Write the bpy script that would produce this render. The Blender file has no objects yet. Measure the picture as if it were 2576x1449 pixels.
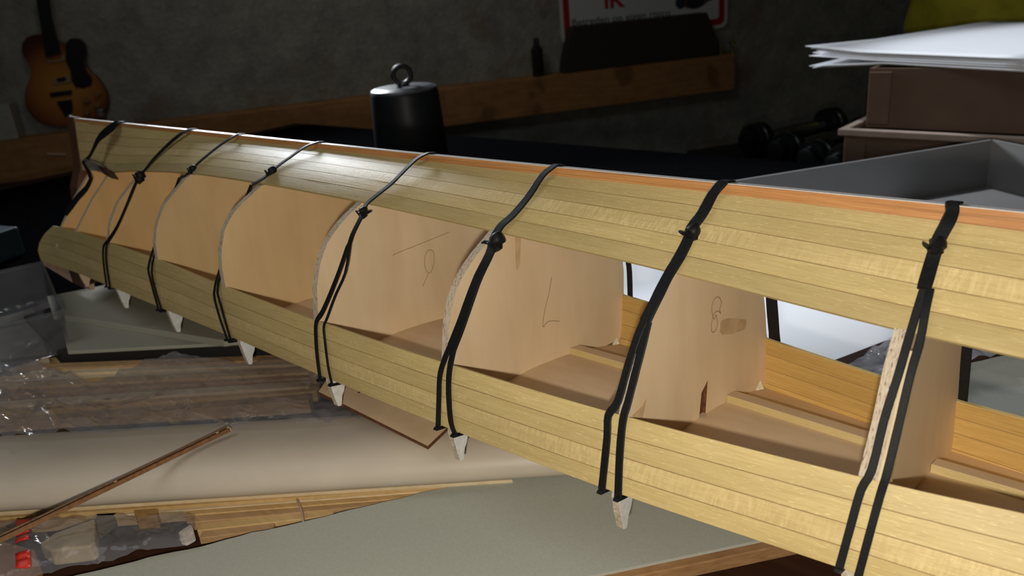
import bpy, bmesh, math, random
from mathutils import Vector, Matrix, noise
random.seed(7)
C = bpy.context.scene.collection
sc = bpy.context.scene
# ------------------------------------------------------------------ camera
RX = Vector((0.740571, 0.666249, -0.087561))      # camera right in the world
RD = Vector((0.175884, -0.317946, -0.931652))     # camera down
RF = Vector((-0.648552, 0.674554, -0.352644))     # camera forward
CAM = Vector((0, 0, 0.988473))
FPX, PCX, PCY = 2043.14, 1288.0, 724.5
cam = bpy.data.objects.new('camera', bpy.data.cameras.new('camera')); C.objects.link(cam)
cam.data.sensor_width = 36; cam.data.lens = FPX / 2576 * 36
cam.data.clip_start = 0.01; cam.data.clip_end = 50
cam.matrix_world = Matrix(((RX.x, -RD.x, -RF.x, CAM.x), (RX.y, -RD.y, -RF.y, CAM.y), (RX.z, -RD.z, -RF.z, CAM.z), (0, 0, 0, 1)))
cam.data.dof.use_dof = True; cam.data.dof.focus_distance = 0.34; cam.data.dof.aperture_fstop = 20
sc.camera = cam
sc.view_settings.view_transform = 'Standard'; sc.view_settings.look = 'None'
sc.view_settings.gamma = 1; sc.view_settings.exposure = 0; sc.view_settings.use_curve_mapping = False
# ------------------------------------------------------------------ light
wd = bpy.data.worlds.new('world'); sc.world = wd; wd.use_nodes = True
wd.node_tree.nodes['Background'].inputs[0].default_value = (0.9, 0.95, 1, 1)
wd.node_tree.nodes['Background'].inputs[1].default_value = 0.0
def aim(o, p):
    o.rotation_euler = (Vector(p) - o.location).to_track_quat('-Z', 'Y').to_euler()
def light(name, kind, loc, power, col, size=.01, to=None, **kw):
    d = bpy.data.lights.new(name, kind); d.energy = power; d.color = col
    o = bpy.data.objects.new(name, d); C.objects.link(o); o.location = loc
    if kind == 'AREA': d.shape = 'DISK'; d.size = size
    else: d.shadow_soft_size = size
    for k, v in kw.items(): setattr(d, k, v)
    if to: aim(o, to)
    return o
# the phone's lamp, a little below and behind the lens
light('phone_flash', 'POINT', (0.006, -0.022, 0.972), 3.8, (1, .93, .81), .004)
# cool bench lamp at the left behind the model
light('bench_lamp', 'AREA', (-1.62, 0.98, 1.30), 5.2, (.88, .94, 1), .30, (-.25, .42, .88), spread=math.radians(90))
# two shaded lamps hanging over the papers at the back and over the open box
light('paper_lamp', 'SPOT', (-.35, 1.05, 1.85), 30, (.88, .93, 1), .04, (-.12, 1.12, .95), spot_size=math.radians(40), spot_blend=.5)
light('box_lamp', 'SPOT', (-.50, .74, 1.70), 24, (.88, .93, 1), .04, (-.43, .65, .75), spot_size=math.radians(40), spot_blend=.55)
# added fill lamps: one over the whole room, one to brighten the wall
light('room_fill', 'AREA', (-.6, -.6, 2.35), 4.5, (.88, .94, 1), 1.0, (-.6, 0, 0))
light('wall_fill', 'AREA', (-1.9, 1.15, 2.3), 1.0, (1, .93, .82), .5, (-2.7, 2.2, .9), spread=math.radians(120))
# ------------------------------------------------------------------ helpers
def at(u, v, z):            # where the ray of photo point (u, v) meets height z
    r = RX * ((u - PCX) / FPX) + RD * ((v - PCY) / FPX) + RF
    return CAM + r * ((z - CAM.z) / r.z)
def aty(u, v, y):
    r = RX * ((u - PCX) / FPX) + RD * ((v - PCY) / FPX) + RF
    return CAM + r * (y / r.y)
def atd(u, v, d):
    return CAM + (RX * ((u - PCX) / FPX) + RD * ((v - PCY) / FPX) + RF) * d
def onplane(u, v, p0, n):
    r = RX * ((u - PCX) / FPX) + RD * ((v - PCY) / FPX) + RF
    return CAM + r * ((p0 - CAM).dot(n) / r.dot(n))

class MB:
    def __init__(s): s.v = []; s.f = []; s.m = []; s.uv = []
    def quad(s, pts, mat=0, uvs=None):
        b = len(s.v); s.v += [Vector(p) for p in pts]; s.f.append(tuple(range(b, b + len(pts)))); s.m.append(mat)
        s.uv.append(uvs or [(0, 0)] * len(pts))
    def face(s, idx, mat=0, uvs=None):
        s.f.append(tuple(idx)); s.m.append(mat); s.uv.append(uvs or [(0, 0)] * len(idx))
    def grid(s, rows, mat=0, uvs=None, close=False):   # rows of points joined into quads
        b = len(s.v); n = len(rows[0])
        for r in rows: s.v += [Vector(p) for p in r]
        for i in range(len(rows) - 1):
            for j in range(n if close else n - 1):
                k = (j + 1) % n
                mm = mat[j] if isinstance(mat, (list, tuple)) else mat
                s.f.append((b + i * n + j, b + (i + 1) * n + j, b + (i + 1) * n + k, b + i * n + k)); s.m.append(mm)
                if uvs: s.uv.append([uvs(i, j), uvs(i + 1, j), uvs(i + 1, j + 1), uvs(i, j + 1)])
                else: s.uv.append([(0, 0)] * 4)
        return b
    def prism(s, poly, z0, z1, mat=0, side=None):       # poly of (x, y) world points
        n = len(poly); side = mat if side is None else side
        b = len(s.v); s.v += [Vector((p[0], p[1], z0)) for p in poly] + [Vector((p[0], p[1], z1)) for p in poly]
        s.face([b + i for i in range(n)][::-1], mat); s.face([b + n + i for i in range(n)], mat)
        for i in range(n): j = (i + 1) % n; s.face((b + i, b + j, b + n + j, b + n + i), side)
    def extr(s, poly, d, mat=0, side=None):             # closed 3-D polygon pushed along d
        n = len(poly); side = mat if side is None else side; d = Vector(d)
        b = len(s.v); s.v += [Vector(p) for p in poly] + [Vector(p) + d for p in poly]
        s.face([b + i for i in range(n)][::-1], mat); s.face([b + n + i for i in range(n)], mat)
        for i in range(n): j = (i + 1) % n; s.face((b + i, b + j, b + n + j, b + n + i), side)
    def box(s, c, ax, ay, az, mat=0):                   # centre and three half axes
        c = Vector(c); ax, ay, az = Vector(ax), Vector(ay), Vector(az)
        P = [c + ax * i + ay * j + az * k for k in (-1, 1) for j in (-1, 1) for i in (-1, 1)]
        b = len(s.v); s.v += P
        for q in ((0, 2, 3, 1), (4, 5, 7, 6), (0, 1, 5, 4), (2, 6, 7, 3), (0, 4, 6, 2), (1, 3, 7, 5)): s.face([b + i for i in q], mat)
    def tube(s, pts, r, n=8, mat=0, caps=True):
        pts = [Vector(p) for p in pts]; rows = []
        for i, p in enumerate(pts):
            t = (pts[min(i + 1, len(pts) - 1)] - pts[max(i - 1, 0)]).normalized()
            a = t.orthogonal().normalized() if i == 0 else (a - t * a.dot(t)).normalized()
            bb = t.cross(a); rr = r[i] if isinstance(r, (list, tuple)) else r
            rows.append([p + (a * math.cos(q * 2 * math.pi / n) + bb * math.sin(q * 2 * math.pi / n)) * rr for q in range(n)])
        b = s.grid(rows, mat, close=True)
        if caps:
            s.face([b + q for q in range(n)][::-1], mat); k = b + (len(pts) - 1) * n; s.face([k + q for q in range(n)], mat)
    def lathe(s, o, ax, prof, n=40, mat=0):             # prof: list of (radius, height along ax)
        ax = Vector(ax).normalized(); a = ax.orthogonal().normalized(); bb = ax.cross(a); o = Vector(o)
        rows = [[o + ax * h + (a * math.cos(q * 2 * math.pi / n) + bb * math.sin(q * 2 * math.pi / n)) * max(r, 1e-5) for q in range(n)] for r, h in prof]
        s.grid(rows, mat, close=True)

def wloc(o):
    p = Vector((0, 0, 0))
    while o: p += o.location; o = o.parent
    return p
def obj(name, mb, mats, parent=None, smooth=False, bevel=0, sub=0, merge=False, angle=35):
    if not isinstance(mats, (list, tuple)): mats = [mats]
    off = wloc(parent)
    me = bpy.data.meshes.new(name)
    if parent is None and mb.v:
        lo = Vector([min(v[i] for v in mb.v) for i in range(3)]); hi = Vector([max(v[i] for v in mb.v) for i in range(3)])
        off = Vector(((lo.x + hi.x) / 2, (lo.y + hi.y) / 2, lo.z))
    me.from_pydata([tuple(v - off) for v in mb.v], [], mb.f)
    for m in mats: me.materials.append(m)
    me.polygons.foreach_set('material_index', mb.m)
    uvl = me.uv_layers.new(name='UVMap'); flat = [c for f in mb.uv for uv in f for c in uv]
    uvl.data.foreach_set('uv', flat)
    bm = bmesh.new(); bm.from_mesh(me)
    if merge: bmesh.ops.remove_doubles(bm, verts=bm.verts, dist=1e-6)
    bmesh.ops.recalc_face_normals(bm, faces=bm.faces)
    bm.to_mesh(me); bm.free()
    o = bpy.data.objects.new(name, me); C.objects.link(o)
    if parent: o.parent = parent
    else: o.location = off
    if smooth:
        me.polygons.foreach_set('use_smooth', [True] * len(me.polygons))
        try: me.set_sharp_from_angle(angle=math.radians(angle))
        except Exception: pass
    if bevel:
        b = o.modifiers.new('bevel', 'BEVEL'); b.width = bevel; b.segments = 2; b.limit_method = 'ANGLE'
    if sub:
        b = o.modifiers.new('sub', 'SUBSURF'); b.levels = sub; b.render_levels = sub
    return o
def tag(o, label=None, cat=None, group=None, kind=None):
    if label: o['label'] = label
    if cat: o['category'] = cat
    if group: o['group'] = group
    if kind: o['kind'] = kind
    return o
def thing(name, loc, label, cat, group=None):
    o = bpy.data.objects.new(name, None); C.objects.link(o); o.location = loc; o.empty_display_size = .02
    return tag(o, label, cat, group)
# ------------------------------------------------------------------ materials
class NT:
    def __init__(s, name):
        s.mat = bpy.data.materials.new(name); s.mat.use_nodes = True; s.t = s.mat.node_tree; s.n = s.t.nodes; s.l = s.t.links
        s.b = s.n['Principled BSDF']; s.out = s.n['Material Output']
    def add(s, typ, **kw):
        nd = s.n.new(typ)
        for k, v in kw.items(): setattr(nd, k, v)
        return nd
    def link(s, a, b): s.l.new(a, b)
    def coords(s, kind='Object', scale=(1, 1, 1), loc=(0, 0, 0), rot=(0, 0, 0), rand=False):
        tc = s.add('ShaderNodeTexCoord'); mp = s.add('ShaderNodeMapping')
        mp.inputs['Scale'].default_value = scale; mp.inputs['Location'].default_value = loc; mp.inputs['Rotation'].default_value = rot
        src = tc.outputs[kind]
        if rand:
            oi = s.add('ShaderNodeObjectInfo'); cb = s.add('ShaderNodeCombineXYZ'); mu = s.add('ShaderNodeMath', operation='MULTIPLY'); mu.inputs[1].default_value = 3.7
            s.link(oi.outputs['Random'], mu.inputs[0]); s.link(mu.outputs[0], cb.inputs[0]); s.link(mu.outputs[0], cb.inputs[1]); s.link(oi.outputs['Random'], cb.inputs[2])
            va = s.add('ShaderNodeVectorMath', operation='ADD'); s.link(src, va.inputs[0]); s.link(cb.outputs[0], va.inputs[1]); src = va.outputs[0]
        s.link(src, mp.inputs[0]); return mp.outputs[0]
    def noise(s, vec, scale=5, detail=3, rough=.5, dist=0):
        nd = s.add('ShaderNodeTexNoise'); nd.inputs['Scale'].default_value = scale; nd.inputs['Detail'].default_value = detail
        nd.inputs['Roughness'].default_value = rough; nd.inputs['Distortion'].default_value = dist
        s.link(vec, nd.inputs['Vector']); return nd.outputs['Fac']
    def ramp(s, fac, stops):
        nd = s.add('ShaderNodeValToRGB'); cr = nd.color_ramp
        while len(cr.elements) < len(stops): cr.elements.new(.5)
        for e, (p, c) in zip(cr.elements, stops): e.position = p; e.color = (c, c, c, 1) if isinstance(c, (int, float)) else tuple(c) + (1,)
        s.link(fac, nd.inputs[0]); return nd.outputs[0]
    def mix(s, fac, a, b, mode='MIX'):
        nd = s.add('ShaderNodeMix', data_type='RGBA', blend_type=mode)
        for i, x in ((0, fac), (6, a), (7, b)):
            if hasattr(x, 'is_linked') or hasattr(x, 'links'): s.link(x, nd.inputs[i])
            elif i == 0: nd.inputs[0].default_value = x
            else: nd.inputs[i].default_value = tuple(x) + (1,)
        return nd.outputs[2]
    def math(s, op, a, b=0.0):
        nd = s.add('ShaderNodeMath', operation=op)
        for i, x in ((0, a), (1, b)):
            if hasattr(x, 'links'): s.link(x, nd.inputs[i])
            else: nd.inputs[i].default_value = x
        return nd.outputs[0]
    def bump(s, h, strength=.3, dist=.001, normal=None):
        nd = s.add('ShaderNodeBump'); nd.inputs['Strength'].default_value = strength; nd.inputs['Distance'].default_value = dist
        s.link(h, nd.inputs['Height'])
        if normal: s.link(normal, nd.inputs['Normal'])
        s.link(nd.outputs[0], s.b.inputs['Normal']); return nd.outputs[0]
    def set(s, col=None, rough=None, metal=None, spec=None):
        if col is not None:
            if hasattr(col, 'links'): s.link(col, s.b.inputs['Base Color'])
            else: s.b.inputs['Base Color'].default_value = tuple(col) + (1,)
        if rough is not None:
            if hasattr(rough, 'links'): s.link(rough, s.b.inputs['Roughness'])
            else: s.b.inputs['Roughness'].default_value = rough
        if metal is not None: s.b.inputs['Metallic'].default_value = metal
        if spec is not None: s.b.inputs['Specular IOR Level'].default_value = spec
        return s.mat

def plank_mat(name, lo, hi, fleck=.5, figured=0., rough=.5, bump=.25, tint=.12, lines=0.):
    # UV: u runs along the grain (metres), v across it
    n = NT(name)
    g = n.noise(n.coords('UV', (60, 1400, 1), rand=True), 1, 4, .6, .4)
    blot = n.noise(n.coords('UV', (18, 60, 1), rand=True), 1, 2)
    col = n.mix(n.ramp(g, [(.3, 0), (.72, 1)]), lo, hi)
    col = n.mix(n.math('MULTIPLY', n.ramp(blot, [(.35, 1), (.62, 0)]), .35), col, [c * .78 for c in lo])
    fl = n.noise(n.coords('UV', (380, 3900, 1), rand=True), 1, 2, .5)
    flm = n.ramp(fl, [(.64, 0), (.72, 1)])
    col = n.mix(n.math('MULTIPLY', flm, fleck * .6), col, [min(1, c * 1.5 + .08) for c in hi])
    dk = n.noise(n.coords('UV', (240, 3200, 1), loc=(3, 9, 0), rand=True), 1, 2, .5)
    col = n.mix(n.math('MULTIPLY', n.ramp(dk, [(.66, 0), (.74, 1)]), fleck * .45), col, [c * .5 for c in lo])
    h = g
    if figured:
        fg = n.noise(n.coords('UV', (900, 160, 1), rand=True), 1, 3, .6, .6)
        fg = n.math('MULTIPLY', n.ramp(fg, [(.4, 0), (.66, 1)]), n.ramp(n.noise(n.coords('UV', (22, 90, 1), rand=True), 1, 1), [(.35, .25), (.6, 1)]))
        col = n.mix(n.math('MULTIPLY', fg, figured * .5), col, [min(1, c * 1.35 + .05) for c in hi])
        h = n.math('ADD', g, n.math('MULTIPLY', fg, figured))
    if lines:
        ln = n.noise(n.coords('UV', (10, 1500, 1), rand=True), 1, 3, .55, .8)
        col = n.mix(n.math('MULTIPLY', n.ramp(ln, [(.5, 0), (.62, 1)]), lines), col, [c * .5 for c in lo])
    oi = n.add('ShaderNodeObjectInfo'); hs = n.add('ShaderNodeHueSaturation')
    n.link(n.math('ADD', n.math('MULTIPLY', oi.outputs['Random'], tint * 2), 1 - tint), hs.inputs['Value']); n.link(col, hs.inputs['Color'])
    h = n.math('ADD', h, n.math('MULTIPLY', fl, .8))
    n.bump(h, bump, .0004)
    return n.set(hs.outputs[0], rough, spec=.4)
def wood_mat(name, lo, hi, scale=(20, 400, 400), rough=.6, bump=.15, spec=.3, blotch=.3, knots=0.):
    n = NT(name); g = n.noise(n.coords('Object', scale, rand=True), 1, 4, .6, .5)
    col = n.mix(n.ramp(g, [(.3, 0), (.72, 1)]), lo, hi)
    b = n.noise(n.coords('Object', (30, 30, 30), rand=True), 1, 3)
    col = n.mix(n.math('MULTIPLY', n.ramp(b, [(.4, 0), (.7, 1)]), blotch), col, [c * .7 for c in lo])
    if knots:
        k = n.noise(n.coords('Object', (6, 6, 6)), 1, 2, .5)
        col = n.mix(n.math('MULTIPLY', n.ramp(k, [(.62, 0), (.68, 1)]), knots), col, [c * .25 for c in lo])
    n.bump(g, bump, .0004); return n.set(col, rough, spec=spec)
def plain(name, col, rough=.6, metal=0, spec=.4, var=.15, scale=60, bump=0., bscale=800):
    n = NT(name); f = n.noise(n.coords('Object', (1, 1, 1)), scale, 4, .6)
    c = n.mix(n.ramp(f, [(.3, 0), (.7, 1)]), [x * (1 - var) for x in col], [min(1, x * (1 + var)) for x in col])
    if bump: n.bump(n.noise(n.coords('Object', (1, 1, 1)), bscale, 3, .6), bump, .0004)
    return n.set(c, rough, metal, spec)
def film_mat(name, tint=(.9, .9, .95), alpha=.12, gloss=.9, scale=40, bump=.6, rough=.12, dist=.004):
    # clear crinkled plastic: see-through with glossy folds
    n = NT(name); n.n.remove(n.b)
    tr = n.add('ShaderNodeBsdfTransparent'); tr.inputs[0].default_value = tuple(tint) + (1,)
    gl = n.add('ShaderNodeBsdfGlossy'); gl.inputs['Roughness'].default_value = rough
    df = n.add('ShaderNodeBsdfDiffuse'); df.inputs[0].default_value = (.8, .8, .85, 1)
    c = n.coords('Object', (1, 1, 1), rot=(0, 0, -.55))
    def ridge(sx, sy, sc, dist_):
        m = n.add('ShaderNodeMapping'); m.inputs['Scale'].default_value = (sx, sy, 1); n.link(c, m.inputs[0])
        f = n.noise(m.outputs[0], sc, 3, .55, dist_); return n.math('SUBTRACT', 1.0, n.math('MULTIPLY', n.math('ABSOLUTE', n.math('SUBTRACT', f, .5)), 4.0))
    h = n.math('ADD', ridge(.45, 1.6, scale * .55, 1.6), n.math('ADD', n.math('MULTIPLY', ridge(1, 1.3, scale * 2, 1.2), .3), n.math('MULTIPLY', ridge(1.5, .6, scale, .8), .35)))
    bp = n.add('ShaderNodeBump'); bp.inputs['Strength'].default_value = bump; bp.inputs['Distance'].default_value = dist; n.link(h, bp.inputs['Height'])
    n.link(bp.outputs[0], gl.inputs['Normal'])
    fr = n.add('ShaderNodeFresnel'); fr.inputs[0].default_value = 1.5; n.link(bp.outputs[0], fr.inputs['Normal'])
    m1 = n.add('ShaderNodeMixShader'); m1.inputs[0].default_value = alpha; n.link(tr.outputs[0], m1.inputs[1]); n.link(df.outputs[0], m1.inputs[2])
    m2 = n.add('ShaderNodeMixShader'); n.link(n.math('MINIMUM', n.math('MULTIPLY', fr.outputs[0], gloss * 1.6), .3), m2.inputs[0]); n.link(m1.outputs[0], m2.inputs[1]); n.link(gl.outputs[0], m2.inputs[2])
    n.link(m2.outputs[0], n.out.inputs[0]); return n.mat
M = {}
M['lime'] = plank_mat('yellow_limewood', (.52, .385, .155), (.64, .495, .225), 1.)
M['lime_fig'] = plank_mat('figured_limewood', (.53, .39, .16), (.65, .50, .235), .6, figured=.7)
M['keel'] = plank_mat('orange_pine', (.46, .20, .065), (.60, .30, .11), .15, lines=.55, tint=.02)
M['seam'] = plain('dark_glue_seam', (.25, .155, .06), .8)
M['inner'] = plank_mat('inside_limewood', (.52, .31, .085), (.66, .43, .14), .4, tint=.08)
M['ply'] = wood_mat('birch_plywood', (.71, .53, .325), (.79, .61, .395), (60, 60, 12), .55, .06, .3, .18)
M['ply_bounce_mid'] = wood_mat('birch_ply_bounce_mid', (.66, .455, .225), (.74, .535, .285), (60, 60, 12), .55, .06, .3, .18)  # birch ply with warm bounced light mixed into its colour
M['ply_bounce_full'] = wood_mat('birch_ply_bounce_full', (.66, .43, .19), (.74, .50, .235), (60, 60, 12), .55, .06, .3, .18)  # same ply toward the stern, more of the bounced light in its colour
def edge():
    n = NT('charred_ply_edge'); f = n.noise(n.coords('Object', (1900, 900, 260), rand=True), 1, 3, .6)
    c = n.ramp(f, [(.24, (.07, .038, .02)), (.33, (.22, .15, .095)), (.43, (.45, .36, .26)), (.72, (.60, .52, .40))]); n.bump(f, .4, .0004)
    return n.set(c, .7)
M['edge'] = edge()
M['deck'] = wood_mat('deck_plywood', (.66, .47, .29), (.75, .56, .36), (25, 90, 90), .55, .08, .3, .25)
M['char'] = plain('charred_slot', (.13, .045, .016), .8, var=.5, scale=900)
M['tab'] = plain('white_primer', (.70, .71, .67), .75, var=.12, scale=500, bump=.3, bscale=1500)
M['tab_edge'] = plain('primed_ply_edge', (.50, .42, .32), .8, var=.35, scale=700, bump=.4)
M['rubber'] = plain('black_rubber', (.006, .0065, .007), .55, spec=.28, var=.5, scale=1500, bump=.25, bscale=2500)
M['pencil'] = plain('pencil_line', (.24, .15, .085), .7)
M['stain'] = plain('glue_stain', (.56, .39, .21), .4, scale=200)
M['glue'] = plain('dried_glue', (.68, .60, .42), .4, scale=300, bump=.4)
M['post'] = wood_mat('dark_stern_wood', (.07, .03, .018), (.13, .055, .03), (300, 300, 30))
# ---- hull section tables (mm, station units) ----
ST=[-2.7,-2,-1,-.5,0,1,2,3,4,5,6,7,8,8.3]
T_={'yE':[-2,-10,-21,-27,-30.5,-29.5,-33,-36,-36.5,-33,-28,-15,-2.6,-2.6],
'zE':[-30,-36,-37,-35.8,-33.7,-29.2,-24.9,-21.5,-20.8,-23,-29,-38,-45,-46],
'yT':[-3,-15,-31,-39.5,-47,-56.5,-63.3,-64.8,-63.8,-60.3,-56.8,-46,-33,-33],
'zT':[-74,-74,-74,-74,-75,-76.2,-75.6,-75.6,-74.8,-73.9,-75.7,-81,-89.5,-91],
'yB':[-4,-22,-42,-48,-53,-60,-61.5,-61,-58.7,-58,-55.5,-49,-41,-39],
'zB':[-104,-104,-104,-104,-103,-104.3,-105.3,-105.8,-106.7,-107.2,-108.8,-113.5,-121,-123.5],
'kh':[6,6,6,5.9,5.1,4.2,4.4,4.2,4.0,3.9,3.8,3.8,3.8,3.8],
'bu':[0,0,0,0,0,.8,1,1.5,1.6,1.4,-.5,-4,0,0],
'mr':[.85,.85,.85,.83,.8,.86,.92,.97,.98,.95,.95,1,1,1]}
import bisect
def tb(k,s):
    # monotone cubic-ish (Catmull-Rom) table lookup
    s=min(max(s,ST[0]),ST[-1]-1e-6);i=bisect.bisect_right(ST,s)-1;t=(s-ST[i])/(ST[i+1]-ST[i]);v=T_[k]
    h=ST[i+1]-ST[i]
    m0=(v[i+1]-v[i-1])/(ST[i+1]-ST[i-1])*h if i>0 else v[i+1]-v[i]
    m1=(v[i+2]-v[i])/(ST[i+2]-ST[i])*h if i+2<len(ST) else v[i+1]-v[i]
    return ((2*t**3-3*t*t+1)*v[i]+(t**3-2*t*t+t)*m0+(-2*t**3+3*t*t)*v[i+1]+(t**3-t*t)*m1)
def upper(s,t):
    # keel-side bottom to band edge E (near side, y<0)
    y0,z0=-2.5,-tb('kh',s);y1,z1=tb('yE',s),tb('zE',s)
    dx,dz=y1-y0,z1-z0;L=(dx*dx+dz*dz)**.5+1e-9;nx,nz=dz/L,-dx/L
    b=tb('bu',s)*4*t*(1-t)
    return y0+dx*t+nx*b, z0+dz*t+nz*b
ARC=[[(-30.5,-33.5),(-36.4,-44.8),(-40.3,-59.9),(-46.6,-74.9)],
[(-30.4,-29.2),(-40.4,-38.9),(-47.1,-49.0),(-52.3,-62.2),(-56.3,-75.9)],
[(-34,-24.6),(-48.9,-34.6),(-56,-41.6),(-59.3,-47),(-62.6,-57.7),(-63.5,-75)],
[(-36,-22.1),(-48.2,-29.7),(-56.9,-38),(-61.9,-47.7),(-64.5,-58),(-64.8,-75)],
[(-37.5,-22.3),(-53.8,-33.4),(-60.8,-41.9),(-63.9,-52.5),(-65,-62),(-63.9,-74.8)],
[(-33.4,-23.7),(-38.4,-27.3),(-52.2,-40.5),(-58.5,-52.3),(-60.8,-63.8),(-60.3,-73.9)],
[(-28,-29.5),(-33.1,-35.1),(-47,-49.4),(-53.2,-61.5),(-56.8,-75.7)],
[(-14.8,-38.1),(-30.7,-57.6),(-46,-81)],
[(-3,-45),(-18,-66),(-31,-89)]]
def lerp(a,b,t):return a+(b-a)*t
def poly(P,t):
    d=[0]
    for a,b in zip(P,P[1:]): d.append(d[-1]+((a[0]-b[0])**2+(a[1]-b[1])**2)**.5)
    x=t*d[-1]
    for i in range(len(P)-1):
        if x<=d[i+1]+1e-9:
            q=(x-d[i])/(d[i+1]-d[i]);return (lerp(P[i][0],P[i+1][0],q),lerp(P[i][1],P[i+1][1],q))
    return P[-1]
def arc(s,t):
    if s<0:
        k=tb('yT',s)/-46.6;p=poly(ARC[0],t);return (p[0]*k,p[1])
    i=min(int(s),7);q=s-i;q=min(q,1);a=poly(ARC[i],t);b=poly(ARC[i+1],t);return (lerp(a[0],b[0],q),lerp(a[1],b[1],q))
def lower(s,t):
    yT,zT,yB,zB=tb('yT',s),tb('zT',s),tb('yB',s),tb('zB',s)
    b=1.2*4*t*(1-t)
    return yT+(yB-yT)*t-b, zT+(zB-zT)*t
def section(s,n=8):
    P=[(-2.5,0)]
    P+=[upper(s,i/n) for i in range(n+1)]
    P+=[arc(s,i/n) for i in range(1,n)]
    P+=[lower(s,i/n) for i in range(n+1)]
    return P
def hullchain(P):
    # convex hull (outer) of near side section from keel top to B (stretched band path)
    Q=[(2.5,0)]+P; out=[]
    # outer = to the left/down ; go along and keep convex turn
    for p in Q:
        while len(out)>=2:
            (x1,y1),(x2,y2)=out[-2],out[-1]
            cr=(x2-x1)*(p[1]-y1)-(y2-y1)*(p[0]-x1)
            if cr<=0: out.pop()
            else: break
        out.append(p)
    return out
# ------------------------------------------------------------------ hull frame
S_ = 0.0851674; K0 = Vector((-0.065919, 0.267511, 0.912484)); VY = Vector((0, .991438, -.130578)); VZ = Vector((0, .130578, .991438))
def hw(s, y, z): return K0 + Vector((-s * S_, 0, 0)) + VY * (y / 1000) + VZ * (z / 1000)
def fs(s):       # far side is a little fuller or leaner than the near side
    P = [(-2.7, .8), (-1, .8), (0, .80), (1, .93), (2, .98), (3, 1), (9, 1)]
    for (a, p), (b, q) in zip(P, P[1:]):
        if s <= b: return p + (q - p) * max(0, (s - a)) / (b - a)
    return 1
def fz(s):
    P = [(-2.7, -1), (0, -1), (1, 2.5), (2, 4), (9, 4)]
    for (a, p), (b, q) in zip(P, P[1:]):
        if s <= b: return p + (q - p) * max(0, (s - a)) / (b - a)
    return 4
def zdk(s, y): return (-95 if s < 0 else -95 + 2 * min(s, 1.5)) - 4.5 * (y / 50) ** 2 - (max(0, s - 5) * 1.8)
def ydk(s):
    best = tb('yB', s)
    for k in range(21):
        y, z = lower(s, k / 20)
        if z <= zdk(s, y): return max(y, tb('yB', s))
    return best
hull = thing('ship_hull_model', hw(3, 0, -122), 'unfinished wooden model ship hull lying keel up, planks half laid over plywood bulkheads', 'model ship')
def band_curve(kind, s, t, far):
    y, z = upper(s, t) if kind == 'u' else lower(s, t)
    if far:
        y = -y * fs(s) if abs(y) > 2.6 else -y
        if kind == 'l': z += fz(s) * (1 - t * .5)
    return y, z
def plank(kind, i, n, far, s0, s1, mat, s1b=None):
    mb = MB(); th = 1.5; ch = .14; N = 96; rows = []; sg = 1 if far else -1
    ds = .12 if kind == 'u' else 0
    for k in range(N + 1):
        s = s0 + (s1 - s0) * k / N
        a, b = i / n, (i + 1) / n
        SS = [s0 + (s1 + ((s1b or s1) - s1) * q / 3 - s0) * k / N for q in range(4)]
        P = [band_curve(kind, SS[q], a + (b - a) * q / 3, far) for q in range(4)]
        # outward normal
        dy, dz = P[3][0] - P[0][0], P[3][1] - P[0][1]; L = math.hypot(dy, dz) + 1e-9
        ty, tz = dy / L, dz / L; ny, nz = (tz, -ty) if not far else (-tz, ty)
        wob = .12 * noise.noise(Vector((s * 3, i * 5.1 + (20 if far else 0), 1 if kind == 'u' else 7)))
        O = [(p[0] + ny * wob, p[1] + nz * wob) for p in P]
        c = []
        c.append((O[0][0] + ty * ch, O[0][1] + tz * ch)); c.append(O[1]); c.append(O[2]); c.append((O[3][0] - ty * ch, O[3][1] - tz * ch))
        c.append((P[3][0] - ny * ch, P[3][1] - nz * ch)); c.append((P[3][0] - ny * (th - ch), P[3][1] - nz * (th - ch)))
        c.append((P[3][0] - ty * ch * 1.4 - ny * th, P[3][1] - tz * ch * 1.4 - nz * th)); c.append((P[0][0] + ty * ch * 1.4 - ny * th, P[0][1] + tz * ch * 1.4 - nz * th))
        c.append((P[0][0] - ny * (th - ch), P[0][1] - nz * (th - ch))); c.append((P[0][0] - ny * ch, P[0][1] - nz * ch))
        cs = [SS[q] for q in (0, 1, 2, 3, 3, 3, 3, 0, 0, 0)]
        rows.append([hw(cs[q], *c[q]) for q in range(10)])
    vv = [0, .0024, .0048, .0068, .0072, .0085, .0088, .0156, .0159, .0172, .0178]
    last = (i == n - 1 and kind == 'u') or (i == 0 and kind == 'l') or (i == n - 1 and kind == 'l')
    mats = [0, 0, 0, 1, 2, 1, 2, 1, 2, 1]
    if i == n - 1: mats[3] = 0; mats[4] = 3; mats[5] = 2
    if i == 0 and kind == 'l': mats[9] = 0; mats[8] = 3; mats[7] = 3
    b0 = len(mb.v)
    mb.grid(rows, mats, lambda a, j: ((s1 - s0) * a / N * S_, vv[j] + i * .013), close=True)
    mb.face([b0 + q for q in range(10)][::-1], 3); mb.face([b0 + N * 10 + q for q in range(10)], 3)
    return obj('plank', mb, [mat, M['seam'], M['inner'], M['lime']], hull, smooth=True, angle=25)
SB, SE = -2.6, 8.05
figs = {('u', 2): 1, ('l', 2): 1, ('l', 0): 0}
for far in (False, True):
    for i in range(5):
        plank('u', i, 5, far, SB, SE, M['lime_fig'] if i == 2 else M['lime'])
    for i in range(4):
        plank('l', i, 4, far, SB, (8.02, 8.2, 8.32, 8.36)[i], M['lime_fig'] if i == 2 else M['lime'], (8.2, 8.32, 8.36, 8.28)[i])
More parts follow.
